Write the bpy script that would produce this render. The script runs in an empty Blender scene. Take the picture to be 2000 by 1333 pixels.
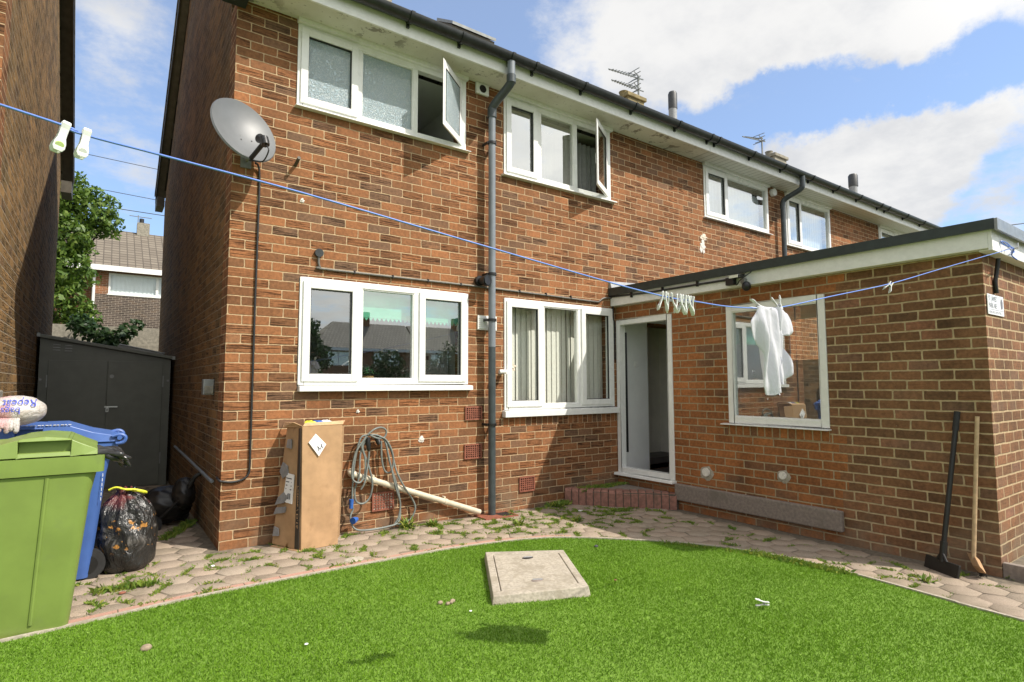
import bpy, bmesh, math, random
import numpy as np
from mathutils import Vector, Matrix
S = bpy.context.scene
C = S.collection
R = math.radians
rnd = random.Random(7)

# ------------------------------------------------------------------ camera
CAM = Vector((-0.789, -4.8987, 1.2503))
YAW, PITCH, ROLL, FPX = 0.6213, 0.0752, -0.0024, 1127.43
cd = bpy.data.cameras.new('camera'); cam = bpy.data.objects.new('camera', cd); C.objects.link(cam)
fw = Vector((math.sin(YAW)*math.cos(PITCH), math.cos(YAW)*math.cos(PITCH), math.sin(PITCH)))
rt = Vector((math.cos(YAW), -math.sin(YAW), 0)); up = rt.cross(fw)
r2 = rt*math.cos(ROLL)+up*math.sin(ROLL); u2 = up*math.cos(ROLL)-rt*math.sin(ROLL)
cam.matrix_world = Matrix(((r2.x, u2.x, -fw.x, CAM.x), (r2.y, u2.y, -fw.y, CAM.y), (r2.z, u2.z, -fw.z, CAM.z), (0, 0, 0, 1)))
cd.sensor_width = 36; cd.lens = FPX/2000*36; cd.clip_start = 0.05; cd.clip_end = 3000
S.camera = cam

def pxdir(x, y):
    return (r2*((x-1000)/FPX) - u2*((y-666.5)/FPX) + fw).normalized()

# ------------------------------------------------------------------ world, sun
TOSUN = Vector((1.0, -1.43, 1.97)).normalized()
SUN_EL = math.asin(TOSUN.z); SUN_AZ = math.atan2(TOSUN.x, TOSUN.y)
S.view_settings.view_transform = 'Standard'; S.view_settings.look = 'None'
S.view_settings.exposure = 0.68; S.view_settings.gamma = 1
sl = bpy.data.lights.new('sun', 'SUN'); sl.energy = 3.5; sl.angle = R(0.55); sl.color = (1, .93, .83)
so = bpy.data.objects.new('sun', sl); C.objects.link(so); so.location = (5, -6, 12)
so.rotation_euler = TOSUN.to_track_quat('Z', 'Y').to_euler()

class NT:
    """small helper for building node trees"""
    def __init__(s, tree): s.t = tree; s.t.nodes.clear()
    def n(s, typ, ins=None, **kw):
        nd = s.t.nodes.new(typ)
        for k, v in kw.items(): setattr(nd, k, v)
        for k, v in (ins or {}).items(): s.put(nd.inputs[k], v)
        return nd
    def put(s, sock, v):
        if isinstance(v, bpy.types.NodeSocket): s.t.links.new(v, sock)
        elif v is not None:
            if sock.type == 'RGBA' and hasattr(v, '__len__') and len(v) == 3: v = (*v, 1)
            sock.default_value = v
    def m(s, op, a, b=None, c=None, clamp=False):
        nd = s.n('ShaderNodeMath', operation=op, use_clamp=clamp)
        s.put(nd.inputs[0], a); s.put(nd.inputs[1], b)
        if c is not None: s.put(nd.inputs[2], c)
        return nd.outputs[0]
    def v(s, op, a, b=None, out=0):
        nd = s.n('ShaderNodeVectorMath', operation=op)
        s.put(nd.inputs[0], a); s.put(nd.inputs[1], b)
        return nd.outputs[out]
    def mix(s, f, a, b):
        nd = s.n('ShaderNodeMix', data_type='RGBA'); s.put(nd.inputs[0], f); s.put(nd.inputs[6], a); s.put(nd.inputs[7], b)
        return nd.outputs[2]
    def mul(s, f, a, b):
        nd = s.n('ShaderNodeMix', data_type='RGBA', blend_type='MULTIPLY'); s.put(nd.inputs[0], f); s.put(nd.inputs[6], a); s.put(nd.inputs[7], b)
        return nd.outputs[2]
    def fmix(s, f, a, b):
        nd = s.n('ShaderNodeMix', data_type='FLOAT'); s.put(nd.inputs[0], f); s.put(nd.inputs[2], a); s.put(nd.inputs[3], b)
        return nd.outputs[0]
    def ramp(s, f, stops, interp='LINEAR'):
        nd = s.n('ShaderNodeValToRGB'); cr = nd.color_ramp; cr.interpolation = interp
        while len(cr.elements) < len(stops): cr.elements.new(.5)
        for e, (p, c) in zip(cr.elements, stops): e.position = p; e.color = (*c, 1) if len(c) == 3 else c
        s.put(nd.inputs[0], f); return nd.outputs[0]
    def ss(s, x, a, b):
        nd = s.n('ShaderNodeMapRange', interpolation_type='SMOOTHSTEP')
        s.put(nd.inputs[0], x); nd.inputs[1].default_value = a; nd.inputs[2].default_value = b
        return nd.outputs[0]
    def noise(s, vec, scale, detail=4, rough=.55, out=0, dist=0):
        nd = s.n('ShaderNodeTexNoise', {'Scale': scale, 'Detail': detail, 'Roughness': rough, 'Distortion': dist}); s.put(nd.inputs['Vector'], vec)
        return nd.outputs[out]
    def xyz(s, x, y, z=0):
        nd = s.n('ShaderNodeCombineXYZ'); s.put(nd.inputs[0], x); s.put(nd.inputs[1], y); s.put(nd.inputs[2], z); return nd.outputs[0]
    def sep(s, v):
        nd = s.n('ShaderNodeSeparateXYZ'); s.put(nd.inputs[0], v); return nd.outputs
    def white(s, vec):
        nd = s.n('ShaderNodeTexWhiteNoise', noise_dimensions='3D'); s.put(nd.inputs['Vector'], vec); return nd.outputs
    def bump(s, h, strength=.5, dist=.01, nrm=None):
        nd = s.n('ShaderNodeBump', {'Strength': strength, 'Distance': dist, 'Height': h})
        if nrm is not None: s.put(nd.inputs['Normal'], nrm)
        return nd.outputs[0]
    def pos(s): return s.n('ShaderNodeNewGeometry').outputs['Position']

W = bpy.data.worlds.new('World'); S.world = W; W.use_nodes = True
k = NT(W.node_tree)
sky = k.n('ShaderNodeTexSky', sky_type='NISHITA', sun_disc=False, sun_elevation=SUN_EL, sun_rotation=SUN_AZ, altitude=0, air_density=1.0, dust_density=.6, ozone_density=1.6)
d = k.n('ShaderNodeTexCoord').outputs['Generated']
dx, dy, dz = k.sep(d)
den = k.m('ADD', k.m('MAXIMUM', dz, 0.0), .22)
lay = k.xyz(k.m('DIVIDE', dx, den), k.m('DIVIDE', dy, den), 0)
wv = k.n('ShaderNodeTexNoise', {'Scale': 5.0, 'Detail': 8.0, 'Roughness': .62}); k.put(wv.inputs['Vector'], d)
wd = k.v('ADD', d, k.v('MULTIPLY', k.v('SUBTRACT', wv.outputs['Color'], (.5, .5, .5)), (.20, .20, .20)))
wd = k.v('NORMALIZE', wd)
fld = None
for (bx, by, br, bw) in [(1400,-10,190,.8),(1240,110,120,.75),(1330,60,120,.5),(1440,100,110,.6),(1560,30,130,.6),(1700,-10,170,.8),(1950,-10,150,.8),(1830,20,90,.3),
(1630,310,110,.75),(1760,280,120,.8),(1900,250,90,.7),(1530,370,120,.8),(1700,390,130,.8),(1830,340,90,.5),(1430,330,70,.45),(1975,400,70,.75),(1070,50,60,.36),(1120,140,60,.3),
(230,30,130,.6),(270,300,100,.28),(1990,215,60,.4),
(1380,262,70,-.7),(1450,228,70,-1.0),(1520,198,70,-1.1),(1590,198,60,-.8),(1660,170,70,-.9),(1735,152,65,-.9),(1810,146,62,-.85),(1890,142,62,-.85),(1980,138,60,-.8),(1890,400,60,-.7),(1960,310,50,-.5)]:
    c = pxdir(bx, by); ang = br/FPX*.55
    t_ = k.m('MULTIPLY', k.m('SUBTRACT', 1.0, k.v('DOT_PRODUCT', wd, tuple(c), out=1)), -1/(ang*ang))
    e = k.m('MULTIPLY', k.m('EXPONENT', t_), bw)
    fld = e if fld is None else k.m('ADD', fld, e)
back = k.m('MULTIPLY', k.ss(k.v('DOT_PRODUCT', d, tuple(fw), out=1), .45, -.05), .78)
fld = k.m('ADD', k.m('MAXIMUM', fld, -.05), back)
n1 = k.noise(lay, 2.1, 9, .58)
n2 = k.noise(lay, 7.5, 8, .65)
f = k.m('ADD', fld, k.m('MULTIPLY', k.m('SUBTRACT', n1, .5), 1.7))
f = k.m('ADD', f, k.m('MULTIPLY', k.m('SUBTRACT', n2, .5), 1.5))
mask = k.m('MULTIPLY', k.ss(f, .05, .88), .97)
shade = k.noise(lay, 1.6, 5, .5)
ccol = k.mix(k.ss(k.m('ADD', shade, k.m('MULTIPLY', k.m('SUBTRACT', n2, .5), .5)), .36, .66), (5.35, 5.3, 5.2), (4.2, 4.25, 4.35))
skyc = k.mul(1.0, sky.outputs[0], (.86, 1.06, 1.27))
skyc = k.mix(.24, skyc, (4.6, 5.0, 5.5))
glow = k.ss(k.v('DOT_PRODUCT', d, tuple(TOSUN), out=1), .45, .97)
ccol = k.v('MULTIPLY', ccol, k.xyz(k.fmix(glow, 1.0, 2.3), k.fmix(glow, 1.0, 2.25), k.fmix(glow, 1.0, 2.15)))
colr = k.mix(mask, skyc, ccol)
bg = k.n('ShaderNodeBackground', {'Color': colr, 'Strength': .11})
k.t.links.new(bg.outputs[0], k.n('ShaderNodeOutputWorld').inputs[0])

# ------------------------------------------------------------------ materials
def mat(name, fn):
    m_ = bpy.data.materials.new(name); m_.use_nodes = True
    q = NT(m_.node_tree); out = q.n('ShaderNodeOutputMaterial')
    r = fn(q)
    q.t.links.new(r, out.inputs[0]); return m_
def pbsdf(q, col, rough=.6, nrm=None, **kw):
    ins = {'Base Color': col, 'Roughness': rough}
    if nrm is not None: ins['Normal'] = nrm
    ins.update(kw); return q.n('ShaderNodeBsdfPrincipled', ins).outputs[0]
def simple(name, col, rough=.5, var=.15, scale=25, bump=.0, metal=0, dirt=None, spec=.5):
    """base colour broken by a fine noise, and by a larger stain noise when dirt is given"""
    def fn(q):
        p = q.pos(); nz = q.noise(p, scale, 5)
        c = q.mix(q.ss(nz, .3, .7), [x*(1-var) for x in col], [min(1, x*(1+var*.6)) for x in col])
        if dirt:
            dn = q.noise(p, dirt[1], 6, .65)
            c = q.mix(q.m('MULTIPLY', q.ss(dn, dirt[2], dirt[2]+.14), dirt[3]), c, dirt[0])
        rg = q.fmix(q.noise(p, scale*.4, 3), max(0.02, rough-.1), min(1, rough+.1))
        return pbsdf(q, c, rg, q.bump(nz, bump, .004) if bump else None, Metallic=metal, **{'Specular IOR Level': spec})
    return mat(name, fn)

def brick(name, bw=.207, ch=.075, mort=.0074, pal=None, mcol=(.50, .36, .215), groove=1.0, soldiers=(), alt=None, u0=0, v0=0, wob=.0035, grv_shift=.45):
    """bonded brick laid in world metres: courses by z, u along the wall, combed faces, some dark burnt bricks"""
    def fn(q):
        p = q.pos(); px, py, pz = q.sep(p)
        nx = q.sep(q.n('ShaderNodeNewGeometry').outputs['True Normal'])[0]
        ax = q.m('GREATER_THAN', q.m('ABSOLUTE', nx), .5)
        wb = q.n('ShaderNodeTexNoise', {'Scale': 9.0, 'Detail': 2.0}); q.put(wb.inputs['Vector'], p)
        wc = q.sep(wb.outputs['Color'])
        u = q.m('ADD', q.fmix(ax, px, py), q.m('MULTIPLY', q.m('SUBTRACT', wc[0], .5), wob*4))
        v = q.m('ADD', pz, q.m('MULTIPLY', q.m('SUBTRACT', wc[1], .5), wob*2.4))
        u = q.m('SUBTRACT', u, u0); v = q.m('SUBTRACT', v, v0)
        vr = q.m('DIVIDE', v, ch); row = q.m('FLOOR', vr)
        jr = q.white(q.xyz(row, 3.3, 1.7))[0]
        off = q.m('ADD', q.m('MULTIPLY', q.m('FLOORED_MODULO', row, 2.0), .5), q.m('MULTIPLY', q.m('SUBTRACT', jr, .5), .12))
        cu = q.m('ADD', q.m('DIVIDE', u, bw), off); col = q.m('FLOOR', cu)
        fu = q.m('SUBTRACT', cu, col); fv = q.m('SUBTRACT', vr, row)
        du = q.m('MULTIPLY', q.m('MINIMUM', fu, q.m('SUBTRACT', 1.0, fu)), bw)
        dv = q.m('MULTIPLY', q.m('MINIMUM', fv, q.m('SUBTRACT', 1.0, fv)), ch)
        for (ua, ub, va, vb) in soldiers:       # bricks on edge under a sill
            ins = q.m('MULTIPLY', q.m('MULTIPLY', q.m('GREATER_THAN', u, ua-u0), q.m('LESS_THAN', u, ub-u0)), q.m('MULTIPLY', q.m('GREATER_THAN', v, va-v0), q.m('LESS_THAN', v, vb-v0)))
            su = q.m('DIVIDE', q.m('SUBTRACT', u, ua-u0), .0735); sc = q.m('FLOOR', su); sf = q.m('SUBTRACT', su, sc)
            sdu = q.m('MULTIPLY', q.m('MINIMUM', sf, q.m('SUBTRACT', 1.0, sf)), .0735)
            sdv = q.m('MINIMUM', q.m('SUBTRACT', v, va-v0), q.m('SUBTRACT', vb-v0, v))
            du = q.fmix(ins, du, sdu); dv = q.fmix(ins, dv, sdv); col = q.fmix(ins, col, q.m('ADD', sc, 900.0)); row = q.fmix(ins, row, 500.0)
        # rounded rectangle distance
        rr = .012
        a = q.m('MAXIMUM', q.m('SUBTRACT', rr, du), 0.0); b = q.m('MAXIMUM', q.m('SUBTRACT', rr, dv), 0.0)
        dd = q.m('SUBTRACT', rr, q.m('SQRT', q.m('ADD', q.m('MULTIPLY', a, a), q.m('MULTIPLY', b, b))))
        edge = q.noise(p, 70, 3)
        dd = q.m('ADD', dd, q.m('MULTIPLY', q.m('SUBTRACT', edge, .5), .004))
        face = q.ss(dd, mort*.5-.0012, mort*.5+.0018)
        w_ = q.white(q.xyz(col, row, .37)); rv = w_[0]; rc = q.sep(w_[1])
        pl = pal or [(0, (.182, .087, .042)), (.18, (.237, .107, .048)), (.5, (.288, .125, .054)), (.8, (.325, .139, .059)), (1, (.245, .122, .062))]
        c = q.ramp(rv, pl)
        big = q.noise(p, .9, 3)
        dk = q.m('MULTIPLY', q.ss(q.m('ADD', rc[0], q.m('MULTIPLY', q.m('SUBTRACT', big, .5), 1.6)), .80, 1.0), .60)
        c = q.mix(dk, c, (.125, .088, .062))
        stn = q.noise(q.xyz(q.m('MULTIPLY', u, 1.6), q.m('MULTIPLY', v, .9), 3.0), 1.4, 5, .6)
        c = q.mul(1.0, c, q.ramp(stn, [(.3, (.64, .64, .64)), (.52, (1, 1, 1)), (.75, (1.20, 1.17, 1.14))]))
        mot = q.noise(p, 38, 5, .65)
        c = q.mul(1.0, c, q.ramp(mot, [(.25, (.60, .60, .60)), (.75, (1.30, 1.27, 1.22))]))
        if alt:
            for msk, apal, amc in alt: pass
        # combed grooves, only on some bricks
        gz = q.noise(q.xyz(q.m('MULTIPLY', u, 5.0), q.m('MULTIPLY', v, 125.0), q.m('MULTIPLY', rv, 7.0)), 1.0, 3, .6)
        gon = q.m('MULTIPLY', q.ss(rc[1], grv_shift, grv_shift+.12), groove)
        gd = q.m('MULTIPLY', q.ss(gz, .52, .36), gon)
        c = q.mul(q.m('MULTIPLY', gd, .95), c, (.22, .20, .18))
        # splashes of old mortar and salts
        sp = q.ss(q.noise(p, 16, 5, .7), .70, .77)
        c = q.mix(q.m('MULTIPLY', sp, .5), c, (.55, .44, .33))
        low = q.m('MULTIPLY', q.ss(pz, .45, .0), q.ss(q.noise(p, 3.2, 5), .4, .65))
        c = q.mix(q.m('MULTIPLY', low, .45), c, (.23, .19, .13))
        mc = q.mul(1.0, mcol, q.ramp(q.noise(p, 30, 5), [(.25, (.72, .7, .68)), (.7, (1.15, 1.15, 1.15))]))
        mc = q.mix(q.m('MULTIPLY', low, .6), mc, (.30, .25, .17))
        cc = q.mix(face, mc, c)
        h = q.m('ADD', face, q.m('MULTIPLY', q.m('MULTIPLY', gd, face), -.55))
        h = q.m('ADD', h, q.m('MULTIPLY', q.noise(p, 110, 4), .3))
        h = q.m('ADD', h, q.m('MULTIPLY', mot, .25))
        return pbsdf(q, cc, .88, q.bump(h, .9, .0055), **{'Specular IOR Level': .25})
    return mat(name, fn)

M = {}
M['brick'] = brick('brick', soldiers=((2.60, 4.24, .816, .912),))
NEWPAL = [(0, (.27, .108, .042)), (.4, (.335, .132, .048)), (.8, (.39, .152, .054)), (1, (.30, .118, .046))]
OLDPAL = [(0, (.15, .082, .044)), (.3, (.195, .101, .051)), (.7, (.24, .118, .060)), (.93, (.26, .130, .068)), (1, (.34, .155, .09))]
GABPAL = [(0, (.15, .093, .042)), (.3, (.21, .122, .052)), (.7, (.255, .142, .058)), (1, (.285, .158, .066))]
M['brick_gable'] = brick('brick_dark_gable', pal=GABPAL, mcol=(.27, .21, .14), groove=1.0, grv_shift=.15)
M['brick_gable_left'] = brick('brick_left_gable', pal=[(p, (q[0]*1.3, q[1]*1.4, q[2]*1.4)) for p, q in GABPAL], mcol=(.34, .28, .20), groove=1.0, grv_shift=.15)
M['brick_new'] = brick('brick_orange_infill', pal=NEWPAL, mcol=(.40, .31, .19), groove=.1, mort=.0105, wob=.002, soldiers=((-2.46, -1.49, .757, .856),))
M['brick_old'] = brick('brick_brown_extension', pal=OLDPAL, mcol=(.45, .345, .205), groove=.25, mort=.0118, u0=.05)
M['brick_far'] = brick('brick_far', bw=.225, pal=[(0, (.24, .105, .05)), (1, (.33, .15, .075))], groove=0, mcol=(.5, .42, .33))
M['brick_grey'] = brick('brick_far_grey', bw=.225, pal=[(0, (.075, .058, .05)), (1, (.12, .095, .08))], groove=0, mcol=(.5, .44, .36))
M['upvc'] = simple('white_upvc', (.80, .80, .77), .28, .04, 12, dirt=((.45, .43, .36), 3.0, .66, .35))
M['paint'] = simple('white_painted_timber', (.80, .80, .77), .5, .06, 20, .1, dirt=((.42, .41, .33), 6, .64, .5))
def peel(q):
    p = q.pos(); n = q.noise(p, 5.5, 8, .68); st = q.noise(p, 1.4, 4, .6)
    c = q.mix(q.ss(st, .35, .7), (.74, .73, .65), (.58, .565, .47))
    flk = q.m('MULTIPLY', q.ss(n, .555, .58), q.ss(q.noise(p, 1.1, 3), .44, .56))
    c = q.mix(q.m('MULTIPLY', flk, .75), c, (.18, .155, .115))
    c = q.mix(q.m('MULTIPLY', q.ss(q.noise(p, 30, 3), .62, .7), .5), c, (.2, .19, .13))
    return pbsdf(q, c, .7, q.bump(q.m('SUBTRACT', 1.0, flk), .5, .004))
M['peel'] = mat('peeling_soffit_paint', peel)
def planks(q):
    p = q.pos(); x = q.sep(p)[0]
    f_ = q.m('FRACT', q.m('MULTIPLY', x, 9.0)); ln = q.m('LESS_THAN', f_, .08)
    return pbsdf(q, q.mix(ln, (.62, .62, .56), (.16, .15, .12)), .4)
M['planks'] = mat('soffit_planks', planks)
M['gutter'] = simple('black_gutter', (.020, .024, .024), .38, .3, 18, dirt=((.10, .11, .09), 4, .6, .5))
M['pipe'] = simple('grey_downpipe', (.185, .208, .232), .42, .1, 14, dirt=((.09, .09, .08), 6, .62, .5))
M['pipe_dark'] = simple('dark_downpipe', (.055, .068, .072), .35, .2, 14, dirt=((.12, .12, .10), 7, .6, .5))
def tiles(q):
    p = q.pos(); px, py, pz = q.sep(p)
    row = q.m('FLOOR', q.m('MULTIPLY', pz, 5.2)); fr = q.m('FRACT', q.m('MULTIPLY', pz, 5.2))
    cu = q.m('ADD', q.m('MULTIPLY', px, 3.3), q.m('MULTIPLY', q.m('FLOORED_MODULO', row, 2.0), .5))
    fc = q.m('FRACT', cu)
    r_ = q.white(q.xyz(q.m('FLOOR', cu), row, 2.2))[0]
    c = q.mix(r_, (.20, .18, .145), (.30, .275, .225))
    jt = q.m('MAXIMUM', q.m('LESS_THAN', fc, .09), q.m('GREATER_THAN', fr, .85))
    c = q.mix(q.m('MULTIPLY', jt, .8), c, (.07, .06, .05))
    h = q.m('ADD', q.m('SUBTRACT', 1.0, fr), q.m('MULTIPLY', q.m('SINE', q.m('MULTIPLY', fc, 6.283)), .3))
    return pbsdf(q, c, .8, q.bump(h, .8, .03))
M['tiles'] = mat('concrete_roof_tiles', tiles)
def tiles_far(q):
    p = q.pos(); px, py, pz = q.sep(p); fr = q.m('FRACT', q.m('MULTIPLY', pz, 6.5)); fc = q.m('FRACT', q.m('MULTIPLY', px, 3.6))
    r_ = q.white(q.xyz(q.m('FLOOR', q.m('MULTIPLY', px, 3.6)), q.m('FLOOR', q.m('MULTIPLY', pz, 6.5)), 1.1))[0]
    c = q.mix(r_, (.15, .125, .095), (.20, .17, .13)); c = q.mix(q.m('MULTIPLY', q.m('MAXIMUM', q.m('GREATER_THAN', fr, .74), q.m('LESS_THAN', fc, .14)), .75), c, (.05, .04, .03))
    return pbsdf(q, c, .85)
M['tiles_far'] = mat('brown_far_roof_tiles', tiles_far)
M['barge'] = simple('weathered_bargeboard', (.085, .075, .055), .6, .25, 12, .2)
M['verge'] = simple('painted_verge_soffit', (.22, .20, .155), .6, .2, 10, .2)
M['lead'] = simple('lead_flashing', (.33, .34, .35), .5, .2, 20, .1)
M['felt'] = simple('dark_green_roof_edge', (.028, .040, .037), .5, .2, 14, .1)
M['dark_metal'] = simple('anthracite_steel', (.135, .143, .120), .42, .1, 8)
M['steel'] = simple('bright_steel', (.55, .55, .54), .3, .1, 30, metal=.9)
M['alu'] = simple('grey_aluminium', (.28, .29, .28), .4, .15, 20, metal=.5)
M['conc'] = simple('weathered_concrete', (.40, .355, .285), .9, .22, 60, .5, dirt=((.26, .225, .165), 6, .50, .6))
M['conc2'] = simple('grey_concrete', (.235, .195, .165), .9, .2, 40, .6, dirt=((.16, .14, .11), 3, .5, .6))
M['conduit'] = simple('dirty_grey_conduit', (.15, .14, .12), .5, .25, 30)
M['black'] = simple('black_plastic', (.013, .013, .013), .4, .2, 20)
M['cable'] = simple('black_cable', (.02, .02, .02), .5, .2, 20)
M['greycable'] = simple('grey_rubber_cable', (.17, .19, .175), .5, .15, 30)
M['bluep'] = simple('blue_plug_plastic', (.03, .12, .42), .4, .1, 30)
M['line'] = simple('blue_washing_line', (.13, .24, .66), .45, .15, 400)
M['peg'] = simple('white_peg_plastic', (.66, .68, .65), .4, .08, 60)
M['pegpad'] = simple('green_peg_pad', (.50, .62, .24), .5, .08, 60)
M['pegdk'] = simple('grey_peg_spring', (.25, .26, .27), .4, .1, 60)
M['cloth'] = mat('white_cotton', lambda q: q.n('ShaderNodeMixShader', {0: .33, 1: pbsdf(q, q.mix(q.noise(q.pos(), 200, 2), (.66, .66, .72), (.72, .72, .78)), .9, q.bump(q.noise(q.v('MULTIPLY', q.pos(), (1, 1, .4)), 30, 4), .8, .012)), 2: q.n('ShaderNodeMixShader', {0: .10, 1: q.n('ShaderNodeBsdfTranslucent', {'Color': (.85, .85, .92)}).outputs[0], 2: q.n('ShaderNodeBsdfTransparent').outputs[0]}).outputs[0]}).outputs[0])
M['dish'] = simple('grey_dish', (.135, .142, .148), .45, .06, 10)
M['green_bin'] = simple('lime_green_plastic', (.18, .255, .055), .45, .1, 5, .08, dirt=((.15, .20, .065), 7, .55, .35))
M['blue_bin'] = simple('blue_bin_plastic', (.055, .125, .37), .42, .1, 8, .05, dirt=((.10, .14, .28), 4, .55, .5))
M['rubber'] = simple('black_rubber', (.02, .02, .02), .7, .2, 30)
M['terra'] = simple('terracotta_vent', (.25, .085, .05), .7, .25, 30, .2)
M['terra_pale'] = simple('pale_vent_backing', (.72, .62, .50), .8, .1, 30)
M['voidblack'] = simple('vent_void', (.015, .010, .008), .9, .2, 30)
M['wood'] = simple('pale_wood_handle', (.50, .36, .21), .6, .18, 30, .1)
M['card'] = simple('brown_cardboard', (.40, .245, .125), .8, .10, 14, .25, dirt=((.27, .155, .075), 5, .56, .6))
M['card_in'] = simple('cardboard_torn_edges', (.52, .33, .18), .85, .15, 40, .2)
M['tape'] = simple('black_printed_tape', (.035, .028, .022), .4, .2, 20)
M['greytape'] = simple('grey_duct_tape', (.24, .245, .25), .4, .2, 20, .3)
M['label'] = simple('white_paper_label', (.78, .78, .77), .6, .03, 30)
M['ink'] = simple('dark_ink', (.05, .05, .06), .7, .1, 30)
M['brickred'] = simple('red_step_brick', (.27, .13, .095), .85, .25, 30, .4, dirt=((.13, .09, .06), 9, .55, .6))
M['mortar'] = simple('joint_mortar', (.10, .08, .06), .95, .2, 40, .4)
M['offwhite_pipe'] = simple('aged_white_pipe', (.60, .54, .41), .4, .1, 14, dirt=((.36, .31, .21), 6, .58, .5))
M['plaster'] = simple('interior_plaster', (.74, .73, .68), .8, .04, 5)
M['plaster_w'] = simple('white_interior_wall', (.82, .82, .80), .7, .04, 5)
M['ceil'] = simple('white_ceiling', (.75, .75, .72), .8, .03, 5)
M['floorin'] = simple('dark_interior_floor', (.055, .043, .035), .5, .2, 10)
M['indoor_door'] = simple('beige_interior_door', (.80, .77, .68), .5, .06, 6)
M['darkstep'] = simple('dark_threshold', (.06, .05, .045), .5, .2, 10)
M['blind'] = simple('cream_blind_slats', (.74, .72, .65), .7, .06, 40)
M['greenblind'] = simple('green_roller_blind', (.12, .56, .36), .8, .08, 10)
M['pot'] = simple('tan_pot', (.50, .31, .13), .7, .1, 20)
M['leafp'] = simple('small_plant_leaf', (.05, .22, .08), .6, .25, 40)
M['curtain'] = simple('grey_curtain', (.24, .245, .235), .85, .1, 30)
M['curtain_w'] = simple('pale_net_blind', (.70, .73, .74), .8, .05, 30)
M['red'] = simple('red_print', (.55, .09, .08), .5, .1, 30)
M['blueink'] = simple('blue_print', (.07, .10, .50), .5, .1, 30)
M['yellow'] = simple('yellow_strip', (.72, .74, .05), .5, .1, 30)
M['sign'] = simple('white_enamel_sign', (.80, .80, .79), .3, .03, 20)
M['greyink'] = simple('grey_sign_lettering', (.16, .16, .18), .5, .1, 20)
M['lampglass'] = simple('floodlight_glass', (.72, .72, .62), .25, .03, 20)
M['stone'] = simple('pale_pebble', (.30, .235, .16), .8, .25, 60, .4)
M['plastersplash'] = simple('white_filler', (.74, .70, .64), .9, .15, 60, .6)
M['bark'] = simple('tree_bark', (.07, .05, .035), .9, .3, 14, .6)
M['yellow_pot'] = simple('lichened_chimney', (.24, .19, .09), .9, .3, 18, .5)
M['chim_grey'] = simple('grey_chimney', (.27, .25, .2), .9, .3, 18, .5)
M['flue'] = simple('galvanised_flue', (.30, .31, .32), .5, .2, 25, .2)
M['flue_cap'] = simple('dark_flue_cap', (.055, .057, .06), .5, .2, 25, .2)
M['fence'] = simple('weathered_fence_boards', (.16, .11, .07), .8, .25, 8, .3)
M['soil'] = simple('joint_soil', (.15, .125, .09), .95, .35, 30, .6)
M['garden'] = simple('rough_ground', (.10, .115, .05), .95, .35, 4, .5)

def glass_mat(name, f0, tint=(.93, .96, .95)):
    def fn(q):
        ge = q.n('ShaderNodeNewGeometry'); c = q.m('ABSOLUTE', q.v('DOT_PRODUCT', ge.outputs['Normal'], ge.outputs['Incoming'], out=1))
        fr = q.m('ADD', f0, q.m('MULTIPLY', 1-f0, q.m('POWER', q.m('SUBTRACT', 1.0, c), 5.0)))
        wn = q.bump(q.noise(q.pos(), .9, 1), .025, .02)
        g = q.n('ShaderNodeBsdfGlossy', {'Color': (.97, 1, .99), 'Roughness': 0.0, 'Normal': wn})
        t_ = q.n('ShaderNodeBsdfTransparent', {'Color': tint})
        return q.n('ShaderNodeMixShader', {0: fr, 1: t_.outputs[0], 2: g.outputs[0]}).outputs[0]
    return mat(name, fn)
M['glass'] = glass_mat('window_glass', .32)
M['glass_low'] = glass_mat('clear_window_glass', .075)
M['glass_coat'] = glass_mat('coated_window_glass', .42)
def frost(q):
    p = q.pos()
    wv = q.noise(p, 26, 3, .6, out=1)
    sw = q.n('ShaderNodeTexVoronoi', {'Scale': 34.0}, feature='DISTANCE_TO_EDGE'); q.put(sw.inputs['Vector'], q.v('ADD', p, q.v('MULTIPLY', wv, (.11, .11, .11))))
    sd = sw.outputs['Distance']
    nrm = q.bump(q.ss(sd, 0.0, .25), .8, .010)
    c = q.mix(q.ss(sd, .0, .12), (.88, .97, 1.0), (.56, .72, .80))
    pb = pbsdf(q, c, .16, nrm, **{'Specular IOR Level': .9, 'Coat Weight': .6, 'Coat Roughness': .03})
    return q.n('ShaderNodeMixShader', {0: .35, 1: pb, 2: q.n('ShaderNodeBsdfTranslucent', {'Color': (.85, .95, .93)}).outputs[0]}).outputs[0]
M['frost'] = mat('patterned_bathroom_glass', frost)

def paving(q):
    p = q.pos(); a = q.n('ShaderNodeAttribute', attribute_name='rnd').outputs['Fac']
    c = q.ramp(a, [(0, (.335, .275, .215)), (.35, (.358, .292, .230)), (.6, (.375, .298, .233)), (.8, (.345, .286, .228)), (1, (.38, .318, .252))])
    sp = q.noise(p, 170, 4, .7)
    c = q.mul(1.0, c, q.ramp(sp, [(.3, (.66, .65, .64)), (.7, (1.28, 1.26, 1.24))]))
    st = q.noise(p, 2.2, 6, .65)
    c = q.mix(q.m('MULTIPLY', q.ss(st, .45, .65), .5), c, (.20, .17, .12))
    s2 = q.noise(p, 9, 6, .7); c = q.mix(q.m('MULTIPLY', q.ss(s2, .55, .68), .45), c, (.17, .15, .105))
    return pbsdf(q, c, .92, q.bump(q.m('ADD', sp, s2), .8, .005), **{'Specular IOR Level': .2})
M['paving'] = mat('concrete_pavers', paving)
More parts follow.
